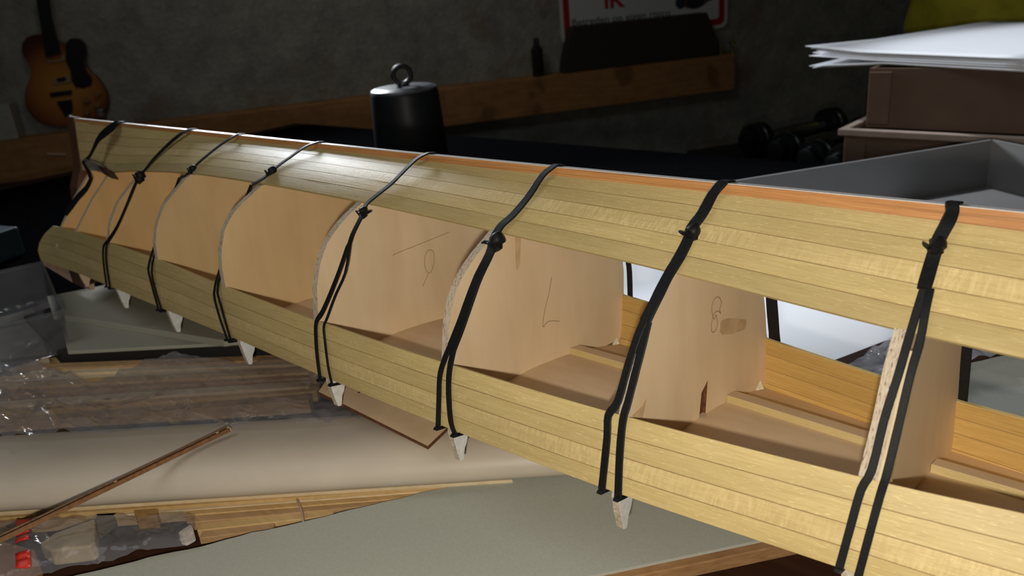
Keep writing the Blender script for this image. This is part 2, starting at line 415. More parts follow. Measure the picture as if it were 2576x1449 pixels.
# keel strip
mb = MB(); rows = []; N = 90
for k in range(N + 1):
    s = SB + (8.16 - SB) * k / N; h = tb('kh', s) + 1
    zt = -.0 - 1.1 * min(max(s, 0), 3) / 3
    rows.append([hw(s, y, z) for y, z in ((-2.5, -h), (-2.5, zt - .25), (-2.25, zt), (2.25, zt), (2.5, zt - .25), (2.5, -h))])
M['keel_top'] = plain('keel_glare', (.84, .79, .74), .30, spec=.7, var=.12, scale=900, bump=.3, bscale=900)  # pale colour stands for the lamp's glare along the keel top
mb.grid(rows, [0, 1, 1, 1, 0, 0], lambda a, j: ((8.1 - SB) * a / N * S_, .005 * j), close=True)
mb.face(range(6), 0); mb.face([N * 6 + q for q in range(6)], 0)
tag(obj('keel_strip', mb, [M['keel'], M['keel_top']], hull, smooth=True, angle=25), 'orange-brown pine keel strip with lamp glare painted on its top')
# bulkheads
def outline(s, notch=None):
    P = []; n = 8
    def inset(q0, q1, p, d, far):
        dy, dz = q1[0] - q0[0], q1[1] - q0[1]; L = math.hypot(dy, dz) + 1e-9
        ny, nz = (dz / L, -dy / L); return (p[0] - ny * d, p[1] - nz * d)
    for k in range(n + 1):
        p = upper(s, k / n); a = upper(s, max(0, k / n - .05)); b = upper(s, min(1, k / n + .05)); P.append(inset(a, b, p, 1.55, 0))
    for k in range(0 if s > 0 else 1, 13):
        P.append(arc(s, k / 12))
    for k in range(1, 5):
        p = lower(s, k / 4); P.append((p[0] + 1.55, p[1] if k < 4 else max(p[1], zdk(s, p[0]))))
    out = []
    for p in P:
        if not out or math.hypot(p[0] - out[-1][0], p[1] - out[-1][1]) > .15: out.append(p)
    P = out; F = []
    for (y, z) in P:
        yy = -y * fs(s) if abs(y) > 2.6 else -y
        F.append((yy, z + (fz(s) * .8 if z < -72 else 0)))
    bot = []
    if notch: bot = [(-5.2, zdk(s, 0)), (-4.6, -83), (-.2, -79), (-.2, zdk(s, 0))]
    return P + bot + F[::-1]
TABP = [(-59, -101), (-59.4, -108), (-57.6, -115), (-55.4, -121.8), (-53.2, -122.2), (-52.4, -116.9), (-51.2, -114.6), (-50.4, -111.5), (-50.4, -106), (-50.6, -101)]
backs = [-2.02, -1.0, .045, .971, 1.943, 2.965, 3.992, 5.021, 5.987, 7.0, 7.72]
bulk = {}
for nb, sb in enumerate(backs):
    t = .045 if nb != 2 else .062
    sm = max(sb - t / 2, -2.6)
    P = outline(sm, notch=(nb == 3)); mb = MB(); th = Vector((t * S_, 0, 0))
    bp_ = [hw(sb, y, z) for y, z in P]
    n = len(bp_); b = 0
    mb.v = bp_ + [p + th for p in bp_]
    mb.face([i for i in range(n)][::-1], 0); mb.face([n + i for i in range(n)], 0)
    for i in range(n):
        j = (i + 1) % n; pm = (P[i][0] + P[j][0]) / 2; mb.face((i, j, n + j, n + i), 2 if nb == 3 and -6 < pm < 1 and P[i][1] < -70 else 1)
    o = obj('bulkhead', mb, [M['ply_bounce_full' if nb > 7 else 'ply_bounce_mid' if nb > 5 else 'ply'], M['edge'], M['char']], hull); bulk[nb] = o
    if nb >= 10: continue
    for far in (False, True):
        mb = MB(); k = 1; dy = tb('yB', sm) + 60; q = []
        for (y, z) in TABP:
            if nb == 9: z = z + (z + 108) * -.15
            y2 = y + dy; z2 = z + (tb('zB', sm) + 106) * .7
            if far: y2 = -y2 * fs(sm); z2 = z2 if z2 > -108 else -108 + (z2 + 108) * .25
            q.append(hw(sb - .004, y2, z2))
        mb.extr(q, Vector((t * S_ * .85, 0, 0)), 0, 1)
        tt = obj('frame_tab', mb, [M['tab'] if nb < 9 else M['ply'], M['tab_edge']], o, bevel=.0002)
        tag(tt, 'white-primed foot of the bulkhead' if nb < 9 else None)
# pale filler block against the front of bulkhead at the right
# pencil numbers, stains and the slot
def marks(nb, lines, name='pencil_mark', r=.00013):
    sf = backs[nb] - .045 - .0015
    mb = MB()
    for l in lines:
        pts = [hw(sf, y, z) for y, z in l]
        fine = []
        for i in range(len(pts) - 1):
            p0, p1, p2, p3 = pts[max(i - 1, 0)], pts[i], pts[i + 1], pts[min(i + 2, len(pts) - 1)]
            for q in range(4):
                u = q / 4; fine.append(.5 * ((2 * p1) + (p2 - p0) * u + (2 * p0 - 5 * p1 + 4 * p2 - p3) * u * u + (3 * p1 - p0 - 3 * p2 + p3) * u ** 3))
        fine.append(pts[-1]); mb.tube(fine, r, 5)
    return obj(name, mb, M['pencil'], bulk[nb])
marks(5, [[(-18.3, -51.2), (-12.5, -50.1), (1.1, -48.1), (21.2, -45.1)], [(7.1, -52.5), (4.5, -53.3), (2.9, -57.6), (3.3, -62.0), (5.5, -65.0), (7.8, -63.9), (9.7, -58.8), (9.3, -54.1), (7.1, -52.5)], [(5.5, -65.0), (3.7, -67.5), (1.0, -71.3)]])
marks(4, [[(2.4, -51.6), (0.5, -59.3), (-2.2, -66.2), (-3.5, -73.9), (-0.7, -72.5), (3.1, -72.6), (8.7, -74.1)]])
marks(3, [[(2.2, -45.2), (-0.4, -46.4), (-0.9, -50.1), (1.5, -54.1), (2.6, -52.5), (4.4, -56.7), (2.8, -59.3), (0.2, -58.8), (-0.5, -55.5), (0.9, -51.8), (4.3, -51.3), (6.4, -52.9), (5.5, -50.9), (6.4, -48.2), (4.2, -45.8), (2.2, -45.2)]])
def stain(nb, poly, name='glue_stain', mat='stain', d=.00008):
    mb = MB(); mb.extr([hw(backs[nb] - .045, y, z) for y, z in poly], Vector((d, 0, 0))); obj(name, mb, M[mat], bulk[nb])
stain(3, [(6.9, -56.1), (12.8, -56.2), (20, -58), (29.2, -60.6), (30, -62.8), (28.5, -64.8), (17.1, -64.0), (9, -62.3), (6.2, -60)])
stain(3, [(-53.3, -76.5), (-47.5, -75), (-44.7, -72.5), (-45.4, -76), (-46.6, -79.8), (-51, -79)])
stain(4, [(-22.6, -28.2), (-18.7, -28.7), (-19.2, -41.7), (-21.0, -44.6), (-22.1, -42.1)])
mb = MB(); mb.extr([hw(backs[3] - .03, y, z) for y, z in ((-5.8, -78), (.6, -76), (.6, -96), (-5.8, -96))], Vector((-.001, 0, 0)))
tag(obj('keel_slot', mb, M['char'], bulk[3]), 'scorched brown back of the slot')
# second pale layer on the right-most bulkhead in view
mb = MB(); P = [arc(-.02, k / 8) for k in range(1, 9)]
P = P + [(tb('yT', -.02) + 1, -86)] + [(tb('yT', -.02) + 9, -86)] + [(y + 8, z - 1) for y, z in P[::-1]]
mb.extr([hw(-.016, y, z) for y, z in P], Vector((.0022, 0, 0)))
M['pale'] = wood_mat('pale_filler_wood', (.58, .46, .27), (.68, .56, .36), (300, 300, 25), .55)
tag(obj('filler_strip', mb, M['pale'], bulk[2], bevel=.0003), 'pale doubling strip glued along the bulkhead edge')
# deck (seen from below) with its battens
mb = MB(); rows = []
for k in range(81):
    s = SB + .03 + (8.0 - SB - .1) * k / 80; yn = ydk(s) + 2.0; yf = -(ydk(s) + 2.0) * fs(s)
    yn = min(yn, -.5); yf = max(yf, .5); top = [yn + (yf - yn) * q / 10 for q in range(11)]
    rows.append([hw(s, y, zdk(s, y)) for y in top] + [hw(s, y, zdk(s, y) - 1.6) for y in top[::-1]])
mb.grid(rows, 0, close=True); obj('deck', mb, M['deck'], hull, smooth=True, angle=30)
for a, b in zip(backs[:-1], backs[1:]):
    s0, s1 = a + .002, b - (.045 if b != .045 else .062) - .002
    if a > 7: continue
    y0, y1 = (17, 24.5)
    if a < -1.5: y0, y1 = 6, 12
    elif a < 0: y0, y1 = 12, 19
    mb = MB(); rows = []
    for k in range(9):
        s = s0 + (s1 - s0) * k / 8; hz = 3.1
        rows.append([hw(s, y, z) for y, z in ((y0, zdk(s, y0) - .1), (y0, zdk(s, y0) + hz), (y1, zdk(s, y0) + hz - .3), (y1, zdk(s, y1) - .1))])
    mb.grid(rows, [1, 0, 1, 1], lambda q, j: (q / 8 * .08, .01 * j), close=True); mb.face(range(4), 1); mb.face([32 + q for q in range(4)], 1)
    obj('deck_batten', mb, [M['deck'], M['lime']], hull, bevel=.0002)
# glue lumps in the corners
for nb, y, sc_ in ((3, 47, .5), (4, 55, .45)):
    mb = MB(); sfr = backs[nb] - .045
    if nb == 2: sfr = backs[nb] - .062
    zz = zdk(sfr, y)
    A = [hw(sfr - .001, y - 7 * sc_, zz + .2), hw(sfr - .001, y + 1, zz + .5), hw(sfr - .001, y + 1, zz + 8 * sc_)]
    B_ = hw(sfr - .05 * sc_, y + 1.5, zz + .3)
    mb.quad(A); mb.quad([A[0], A[1], B_]); mb.quad([A[1], A[2], B_]); mb.quad([A[2], A[0], B_])
    obj('glue_fillet', mb, M['glue'], hull)
# stern post, transom and the light strip under the stern
mb = MB(); mb.extr([hw(8.07, y, z) for y, z in ((-2.6, -.2), (2.6, -.2), (2.6, -44), (8, -60), (8, -112), (-8, -112), (-8, -60), (-2.6, -44))], Vector((-.016, 0, 0)))
tag(obj('stern_post', mb, M['post'], hull, bevel=.0006), 'dark reddish-brown stern post')
mb = MB(); mb.lathe(hw(8.24, 0, -2), VZ, [(0, 3.2e-3), (.0016, 2.8e-3), (.002, 1e-3), (.0016, -.5e-3), (0, -.5e-3)], 14)
M['steel'] = plain('bright_steel', (.6, .6, .6), .25, 1)
tag(obj('stern_pin', mb, M['steel'], hull, smooth=True), 'small bright metal pin')
mb = MB(); mb.extr([hw(s, -35, z) for s, z in ((8.44, -121), (8.40, -129), (7.66, -133.5), (7.2, -133.5), (7.2, -124), (7.69, -123.5))], VY * .004)
M['pinkish'] = plain('pale_pink_wood', (.62, .43, .33), .45)
tag(obj('stern_rail', mb, M['pinkish'], hull, bevel=.0005), 'pale pinkish strip under the stern')
mb = MB(); mb.extr([hw(s, -38.5, z) for s, z in ((7.58, -119), (7.50, -131), (7.28, -131.5), (6.9, -121), (6.9, -114), (7.5, -115))], VY * .0025); obj('quarter_piece', mb, M['post'], hull, bevel=.0003)
# small wire clip and clear block held against the stern planking
# ------------------------------------------------------------------ rubber bands
def farpath(s, n=6):
    out = []
    for (y, z) in hullchain(section(s, 8)):
        if y > 0: continue
        yy = -y * fs(s) if abs(y) > 2.6 else -y
        out.append((yy + .6, z + (fz(s) if z < -72 else 0)))
    return out
def ribbon(mb, pts, w, th=.0007, taper=None):
    # pts: list of (s, y, z); width runs along the hull, thickness outward
    V = [hw(*p) for p in pts]
    # resample smoothly
    F = []
    for i in range(len(V) - 1):
        p0, p1, p2, p3 = V[max(i - 1, 0)], V[i], V[i + 1], V[min(i + 2, len(V) - 1)]
        for q in range(3):
            u = q / 3; F.append(.5 * ((2 * p1) + (p2 - p0) * u + (2 * p0 - 5 * p1 + 4 * p2 - p3) * u * u + (3 * p1 - p0 - 3 * p2 + p3) * u ** 3))
    F.append(V[-1]); rows = []; n = len(F)
    for i, p in enumerate(F):
        t = (F[min(i + 1, n - 1)] - F[max(i - 1, 0)]).normalized()
        a = Vector((1, 0, 0)); a = (a - t * a.dot(t)).normalized(); nn = t.cross(a)
        ww = w if not callable(w) else w(i / (n - 1)); tt = th
        ww *= 1 + .06 * noise.noise(p * 300)
        rows.append([p + a * (x * ww / 2) + nn * (y * tt / 2) for x, y in ((-1, -.6), (-.85, -1), (.85, -1), (1, -.6), (1, .6), (.85, 1), (-.85, 1), (-1, .6))])
    b = mb.grid(rows, 0, close=True); mb.face([b + q for q in range(8)]); mb.face([b + (n - 1) * 8 + q for q in range(8)])
def knot(parent, p, r, seed, d=Vector((-.3, -.3, -1))):
    mb = MB(); o = hw(*p); d = d.normalized(); ax = d.orthogonal().normalized(); bx = d.cross(ax)
    rows = []; rnd = random.Random(seed)
    prof = [(.25, -1.5), (.75, -1.0), (1.15, -.45), (.85, 0), (1.2, .4), (.8, .95), (.3, 1.5)]
    for rr, h in prof:
        rows.append([o + d * (h * r) + (ax * math.cos(q * math.pi / 5) + bx * math.sin(q * math.pi / 5)) * rr * r * (1 + .35 * (rnd.random() - .5)) for q in range(10)])
    b = mb.grid(rows, 0, close=True); mb.face([b + q for q in range(10)]); mb.face([b + 60 + q for q in range(10)])
    # loose ends of the knot
    for k in range(1 + seed % 2):
        a = o + (ax * (1 - 2 * k) * 1.0 + d * (.4 - .8 * k)) * r; e = a + (ax * (1 - 2 * k) * .8 + bx * .5 + d * (rnd.random() - .5)) * r
        mb.tube([a, (a + e) / 2 + bx * .3 * r, e], [.3 * r, .25 * r, .1 * r], 6)
    return obj('knot', mb, M['rubber'], parent, smooth=True, angle=50)
def off(pts, d=.7):
    out = []
    for i, (s, y, z) in enumerate(pts):
        a = pts[max(i - 1, 0)]; b = pts[min(i + 1, len(pts) - 1)]; dy, dz = b[1] - a[1], b[2] - a[2]; L = math.hypot(dy, dz) + 1e-6
        out.append((s, y + dz / L * d, z - dy / L * d))
    return out
BANDS = [
 dict(k=(0., 2), top=[(0.0, 1.2, .6), (-0.01, -4, -2.2), (-0.01, -7.3, -5.2), (0.0, -10.2, -9.3), (0.0, -12.0, -11.4), (0.0, -14.9, -15.4), (-0.01, -22.9, -22.7)],
  A=[(-0.01, -22.9, -22.7), (-0.01, -26.8, -28.5), (-0.01, -31.5, -36), (-0.01, -37, -45.8), (0.0, -41.5, -57.9), (0.0, -47.3, -72), (0.02, -49, -78.1), (0.03, -51.9, -89.9), (0.04, -54.4, -102)],
  B=[(-0.03, -22.9, -22.7), (-0.04, -28.0, -28), (-0.05, -32.5, -35.4), (-0.05, -37.5, -44), (-0.05, -42, -57), (-0.05, -47.3, -71), (-0.04, -48.2, -78.4), (-0.03, -51, -91.4), (-0.02, -53, -103.5)],
  w=(.0040, .0024, .0023), kn=(0.0, -12.5, -11.6), kr=.0023, far=-.033, lab='black rubber band knotted near the keel, around the right-most bulkhead in view'),
 dict(top=[(0.9, .8, .3), (0.9, -3.1, -.6), (0.92, -6.3, -4.4), (0.92, -13.3, -10.9), (0.94, -17.1, -15.7), (0.93, -20.2, -18.7), (0.93, -26.3, -25.0), (0.94, -32.3, -31.3), (0.94, -39.4, -38.6), (0.95, -43.9, -45.0)],
  A=[(0.955, -43.9, -45.0), (0.96, -47.1, -50.2), (0.97, -50.8, -60), (0.98, -54.9, -72.1), (1.01, -56.7, -77.5), (1.0, -58.2, -85.1), (1.0, -60.4, -104.5)],
  B=[(0.935, -43.9, -45.0), (0.93, -46.7, -50.5), (0.93, -50.5, -60.0), (0.93, -54.9, -70.9), (0.935, -57.0, -77.3), (0.93, -58.8, -89.0), (0.92, -60.1, -105)],
  w=(.0044, .0030, .0030), kn=(.93, -18.5, -17.2), kr=.0026, far=.885, lab='broad black rubber band with a folded knot, over the bulkhead pencilled 8'),
 dict(top=[(1.84, 1, -1), (1.84, -2.5, -.9), (1.86, -8.4, -4.7), (1.85, -18.4, -12.5), (1.86, -27.4, -19.4), (1.88, -32.4, -23.1), (1.87, -37.4, -27.2), (1.83, -43.4, -32.0), (1.81, -51.9, -40.0), (1.81, -56.5, -47.6), (1.83, -60.5, -58.5), (1.87, -62.4, -68.3)],
  A=[(1.885, -62.4, -68.3), (1.92, -63.4, -75.9), (1.94, -63.8, -82.2), (1.95, -63.7, -91.3), (1.99, -61.5, -106)],
  B=[(1.855, -62.4, -68.3), (1.87, -63.4, -75.7), (1.88, -63.6, -82.7), (1.88, -63.6, -91.3), (1.88, -62.8, -100.5), (1.87, -61.5, -106)],
  w=(lambda t: .0030 + .0022 * t, .0026, .0028), kn=(1.86, -37.8, -28.5), kr=.0030, far=1.855, lab='black rubber band with a fat knot at the plank edge, over the bulkhead pencilled 7'),
 dict(top=[(2.8, 1, -1), (2.8, -2.2, -1), (2.82, -7.4, -3.4), (2.82, -15.3, -8.2), (2.82, -24.3, -14.1), (2.85, -32.3, -19.6), (2.86, -37.3, -23.1), (2.81, -43.2, -27.0), (2.77, -51.3, -33.9), (2.74, -55.7, -38.4)],
  A=[(2.745, -55.7, -38.4), (2.74, -61.3, -48.7), (2.79, -64.2, -60.2), (2.86, -65.1, -69.8), (2.93, -64.8, -76.0), (2.94, -65, -84.2), (2.96, -63.8, -95.0), (2.99, -61.3, -107)],
  B=[(2.73, -55.7, -38.4), (2.69, -61.6, -49.6), (2.75, -64.0, -60.4), (2.82, -65, -71.9), (2.86, -64.8, -77.1), (2.85, -65.2, -84.3), (2.86, -63.8, -96.9), (2.88, -61.2, -107)],
  w=(.0025, lambda t: .0028 - .0006 * t, .0013), kn=(2.84, -40.8, -25.8), kr=.0021, far=2.84, lab='thin black rubber band splitting into two strands below its knot, over the bulkhead pencilled 6'),
 dict(top=[(3.9, 1, -1), (3.91, -2.2, -1), (3.93, -8.0, -3.3), (3.95, -16.4, -8.2), (3.97, -24.7, -13.2), (3.97, -33.8, -18.9), (4.02, -38.9, -22.5)],
  A=[(4.03, -38.9, -22.5), (4.06, -50, -46), (4.06, -63.9, -74.7), (4.09, -63.3, -88.2), (4.08, -59.3, -108)],
  B=[(4.02, -38.9, -22.5), (4.02, -49.5, -46), (4.02, -63.9, -73.8), (4.03, -63.2, -86.6), (4.03, -59.3, -108)],
  w=(.0024, .0018, .0018), kn=(3.965, -29.2, -15.9), kr=.0026, far=3.88, lab='black rubber band with a tangled knot high on the planking, midway along the hull'),
 dict(top=[(4.92, 1, -1), (4.92, -1.5, -.9), (4.92, -7.5, -3.6), (4.97, -15.3, -9.4), (5.0, -26.8, -17.9), (5.0, -34.5, -24.1), (5.05, -37.3, -26.3)],
  A=[(5.06, -37.3, -26.3), (5.09, -48, -50), (5.10, -60.6, -77.0), (5.12, -60.6, -87.8), (5.1, -58.4, -108)],
  B=[(5.05, -37.3, -26.3), (5.06, -48, -50), (5.05, -60.6, -77.0), (5.07, -60.3, -92.3), (5.05, -58.2, -108)],
  w=(.0022, .0020, .0018), kn=(4.99, -31.5, -21.6), kr=.0024, far=4.9, lab='black rubber band with a small knot, third from the guitar end of the hull'),
 dict(top=[(5.67, 1, -1), (5.67, -1.8, -.9), (5.71, -7.2, -4.5), (5.78, -13.5, -11.2), (5.84, -22.0, -20.5), (5.84, -28.3, -26.8), (5.86, -33.8, -33.2), (5.82, -38.6, -37.9), (5.70, -48.4, -46.6), (5.74, -55.8, -62.2), (5.92, -57.2, -74.2)],
  A=[(5.93, -57.2, -74.2), (6.01, -57.6, -78.9), (6.06, -57.4, -90.8), (6.12, -55.5, -109)],
  B=[(5.91, -57.2, -74.2), (5.95, -57.6, -78.1), (5.99, -57.7, -89.8), (6.04, -55.8, -109)],
  w=(lambda t: .0024 + .0026 * math.sin(min(1, t * 1.6) * 3.1) ** 2 * .6 + .0006, .0018, .0018), kn=(5.85, -33.6, -32), kr=.0032, far=5.7, lab='black rubber band with a long twisted knot, second from the guitar end of the hull'),
]
for i, B in enumerate(BANDS):
    s0 = B['top'][0][0]
    t = thing('rubber_band', hw(s0, 0, -122), B['lab'], 'rubber band', 'black rubber bands clamping the planks to the hull')
    mb = MB(); zt_ = -1.1 * min(max(s0, 0), 3) / 3 + .5
    ribbon(mb, [(s0, 2.7, zt_ - .2), (s0, 0, zt_), (s0, -2.5, zt_ - .1)] + off([q for q in B['top'] if q[1] < -3], .62), B['w'][0], .0008); ribbon(mb, off(B['A']), B['w'][1]); ribbon(mb, off(B['B']), B['w'][2])
    obj('band_strand', mb, M['rubber'], t, smooth=True, angle=18)
    fp = farpath(B['far']); n = len(fp)
    pts = [(s0 + (B['far'] - s0) * min(1, k / 3), y, z) for k, (y, z) in enumerate(fp)]
    pts = [(s0, 1.8, zt_ - .35), (s0, 2.7, zt_ - .6), (s0, 3.1, zt_ - 1.6), (s0, 3.4, zt_ - 3.5)] + [q for q in pts if q[1] > 8]
    mb = MB(); ribbon(mb, pts, (.0035, .005, .003)[i] if i < 3 else .003, .0008)
    # straps under the deck edge from side to side
    for e in (B['A'][-1], B['B'][-1]):
        ribbon(mb, [(e[0], e[1] - .6, e[2]), (e[0], e[1] + 3, e[2] - 1.2), (e[0], 0, e[2] - 4), (B['far'] + (e[0] - B['B'][-1][0]), pts[-1][1] - 3, pts[-1][2] - 1.4), (B['far'] + (e[0] - B['B'][-1][0]), pts[-1][1], pts[-1][2])], .0022)
    obj('band_strand', mb, M['rubber'], t, smooth=True, angle=18)
    knot(t, B['kn'], B['kr'], i)
# last band by the stern with its broad torn strap and clear clip
t = thing('rubber_band', hw(7.2, 0, -122), 'wide torn black rubber strap tied to a clear clip at the stern end', 'rubber band', 'black rubber bands clamping the planks to the hull')
mb = MB(); ribbon(mb, [(7.0, 2.7, -.8), (7.0, 0, -.5), (7.0, -2.6, -.8)] + off([(7.04, -4.5, -3.9), (7.26, -8.7, -13.0), (7.32, -12.4, -21.5), (7.36, -15.7, -28.8), (7.50, -16.9, -34.2)], 1), lambda t: .003 + .006 * math.sin(math.pi * min(1, t * 1.15)) ** 2, .0012)
ribbon(mb, [(7.50, -17.9, -34.2), (7.38, -19, -40), (7.25, -22, -44)], .0016); ribbon(mb, [(7.47, -17.9, -34.2), (7.33, -19, -40), (7.20, -22, -45)], .0016)
obj('band_strand', mb, M['rubber'], t, smooth=True, angle=18)
mb = MB(); ribbon(mb, [(7.22, -21.5, -43.5), (7.24, -26, -52), (7.33, -31, -60), (7.42, -36, -70), (7.44, -38, -74)], lambda t: .002 + .007 * math.sin(math.pi * (.15 + .75 * t)), .001)
obj('band_strand', mb, M['rubber'], t, smooth=True, angle=18)
mb = MB(); ribbon(mb, [(7.0, 2.4, -.7)] + [(7.0 , y, z) for y, z in farpath(7.0) if y > 3.2], .003); obj('band_strand', mb, M['rubber'], t, smooth=True, angle=18)
M['clearhard'] = film_mat('clear_hard_plastic', (.72, .76, .82), .10, .9, 30, .15, .08)
cl = thing('plastic_clip', hw(7.1, -17, -34), 'small clear plastic clip with a dark pad under the strap at the stern', 'clip')
mb = MB(); c = hw(7.12, -19.5, -35); mb.box(c, (.014, 0, -.0015), (0, .003, -.0015), (0.001, -.002, .0045)); obj('clip_body', mb, M['clearhard'], cl, bevel=.001)
mb = MB(); c = hw(6.84, -21, -37.2); mb.box(c, (.0065, 0, -.001), (0, .0028, -.0014), (0.001, -.002, .0042)); obj('clip_pad', mb, plain('dark_pad', (.045, .028, .02), .6), cl, bevel=.001)
mb = MB(); mb.tube([hw(7.3, -20, -30), hw(7.05, -22, -29.2), hw(6.85, -23, -31), hw(6.72, -24, -35), hw(6.6, -24, -36)], .0004, 6); obj('clip_wire', mb, M['steel'], cl, smooth=True)
# blocks that carry the hull (under the deck, behind the near planking)
M['raw'] = wood_mat('raw_pine_block', (.35, .23, .12), (.46, .32, .18))
TZ = .75
def block(name, x, y, w, d, z0, z1, mat, label, cat):
    mb = MB(); mb.box((x, y, (z0 + z1) / 2), (w / 2, 0, 0), (0, d / 2, 0), (0, 0, (z1 - z0) / 2)); return tag(obj(name, mb, mat, bevel=.001), label, cat)
block('support_block', .075, .285, .05, .05, TZ, .8122, M['raw'], 'raw pine block carrying the bow half of the hull', 'block')
block('support_block', -.60, .296, .03, .03, TZ, .8105, M['raw'], 'small pine block hidden under the stern half of the hull', 'block')
# ------------------------------------------------------------------ room
WP = at(0, 356, .62); WQ = at(1850, 135, .62)
WD = Vector((WQ.x - WP.x, WQ.y - WP.y, 0)).normalized(); WN = Vector((WD.y, -WD.x, 0))
if (CAM - WP).dot(WN) < 0: WN = -WN
UP = Vector((0, 0, 1)); WALL0 = Vector((WP.x, WP.y, 0)) - WN * .10
def wall_mat():
    n = NT('rough_concrete'); c = n.coords('Object', (1, 1, 1))
    a = n.noise(c, 9, 6, .7); b = n.noise(c, 55, 4, .7); d = n.noise(n.coords('Object', (1, 1, 1), loc=(4, 2, 7)), 3.2, 4, .65, .5)
    col = n.mix(n.ramp(a, [(.35, 0), (.7, 1)]), (.25, .25, .22), (.42, .41, .36))
    col = n.mix(n.math('MULTIPLY', n.ramp(b, [(.58, 0), (.75, 1)]), .6), col, (.6, .6, .56))
    col = n.mix(n.math('MULTIPLY', n.ramp(d, [(.56, 0), (.66, 1)]), .5), col, (.24, .15, .09))
    n.bump(n.math('ADD', a, b), .6, .01); return n.set(col, .9, spec=.2)
M['concrete'] = wall_mat()
def wallpiece(name, p, q, z0=0, z1=2.45, th=.08, mat=None):
    p, q = Vector(p), Vector(q); d = (q - p).normalized(); nn = Vector((d.y, -d.x, 0))
    mid = Vector((-.4, .3, 0)); 
    if (mid - p).dot(nn) > 0: nn = -nn
    mb = MB(); mb.prism([(p.x, p.y), (q.x, q.y), (q.x + nn.x * th, q.y + nn.y * th), (p.x + nn.x * th, p.y + nn.y * th)], z0, z1)
    return tag(obj(name, mb, mat or M['concrete']), kind='structure')
A = WALL0 - WD * 2.2; B = WALL0 + WD * 5.2; D = WN * 4.6
wallpiece('wall_back', A, B); wallpiece('wall_left', A + D, A); wallpiece('wall_right', B, B + D); wallpiece('wall_front', B + D, A + D)
M['floor'] = plain('dark_cellar_floor', (.10, .095, .085), .8, scale=12, var=.3)
mb = MB(); mb.prism([(p.x, p.y) for p in (A, B, B + D, A + D)], -.05, 0); tag(obj('floor', mb, M['floor']), kind='structure')
mb = MB(); mb.prism([(p.x, p.y) for p in (A, B, B + D, A + D)], 2.45, 2.5); tag(obj('ceiling', mb, M['concrete']), kind='structure')
def onw(u, v, o=0): return onplane(u, v, WALL0 + WN * o, WN)
# ------------------------------------------------------------------ bench
M['bench'] = wood_mat('dark_bench_top', (.035, .014, .008), (.06, .026, .014), (6, 120, 60), .7, .1, .05)
bench = thing('workbench', (-.35, .4, 0), 'dark brown wooden workbench top under the model and the papers', 'table')
mb = MB(); mb.box((-.45, .33, TZ - .016), (1.05, 0, 0), (0, .625, 0), (0, 0, .016)); obj('table_top', mb, M['bench'], bench, bevel=.002)
for x in (-1.42, .52):
    for y in (-.22, .88):
        mb = MB(); mb.box((x, y, .359), (.03, 0, 0), (0, .03, 0), (0, 0, .359)); obj('leg', mb, M['bench'], bench)
mb = MB(); mb.prism([(-1.46, .02), (-.80, .02), (-.80, .44), (-.50, .44), (-.50, .70), (.0, .954), (-1.46, .954)], TZ + .00005, TZ + .00035)  # added black sheet that keeps the far bench dark
bm_ = plain('bench_dark_sheet', (.003, .003, .0035), 1, spec=0); bm_.node_tree.nodes['Principled BSDF'].inputs['IOR'].default_value = 1.0
tag(obj('bench_dark_sheet', mb, bm_), 'added black sheet darkening the far left of the bench behind the hull', 'mat')
# grey card strip on a thin fibreboard
cA, cB = at(200, 1445, .7585), at(2540, 890, .7585); cd = (cB - cA).normalized(); A0 = cA - cd * .12; A1 = cB + cd * .06
bA, bB = at(1480, 1449, .7585), at(1950, 1350, .7585); bd = (bB - bA).normalized(); B0 = bA - bd * .32; B1 = bB + bd * .30
M['card'] = plain('grey_card', (.46, .465, .40), .85, var=.06, scale=900, spec=.2, bump=.12, bscale=1400)
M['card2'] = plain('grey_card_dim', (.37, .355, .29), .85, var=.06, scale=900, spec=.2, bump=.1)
M['fibre'] = wood_mat('fibreboard_edge', (.30, .15, .06), (.44, .25, .11), (120, 120, 700), .8, .4)
out = Vector((bd.y, -bd.x, 0)); out = out if out.dot(B0 - A0) > 0 else -out
mb = MB(); mb.prism([(p.x, p.y) for p in (A0 - cd * .0, A1, B1 + out * .004, B0 + out * .004)], TZ + .0002, .7568); tag(obj('fibreboard', mb, M['fibre'], bevel=.0006), 'brown fibreboard under the grey card strip', 'board')
rnd = random.Random(3); edgepts = []
for k in range(121):
    p = A0.lerp(A1, k / 120); w_ = (noise.noise(p * 60) * .0012 + noise.noise(p * 300) * .0007); edgepts.append((p.x - out.x * w_, p.y - out.y * w_))
mb = MB(); mb.prism(edgepts + [(B1.x, B1.y), (B0.x, B0.y)], .7570, .7585); card = obj('grey_card', mb, [M['card']]); tag(card, 'long strip of grey cardboard with a torn edge, in front of the paper roll', 'cardboard')
# two grey boards lying at the far left
def flat(name, px, z, th, mat, label, cat, bev=.0004):
    P = [at(u, v, z) for u, v in px]; mb = MB(); mb.prism([(p.x, p.y) for p in P], z - th, z); return tag(obj(name, mb, mat, bevel=bev), label, cat)
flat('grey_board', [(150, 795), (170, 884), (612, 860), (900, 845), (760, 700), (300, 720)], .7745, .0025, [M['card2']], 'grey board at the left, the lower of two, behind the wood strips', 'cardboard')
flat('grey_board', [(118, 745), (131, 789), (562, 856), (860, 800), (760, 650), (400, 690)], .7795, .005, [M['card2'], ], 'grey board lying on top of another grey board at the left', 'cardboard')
# low block under them, its black standing for the shaded gap
P = [at(u, v, .77) for u, v in ((60, 800), (150, 893), (612, 872), (900, 850), (760, 690), (300, 720))]
mb = MB(); mb.prism([(p.x, p.y) for p in P], TZ + .0002, .7718); tag(obj('gap_shade_block', mb, plain('gap_shade_block', (.02, .017, .015), .6), bevel=.001), 'black block standing for the shaded gap under the two grey boards', 'shade block')
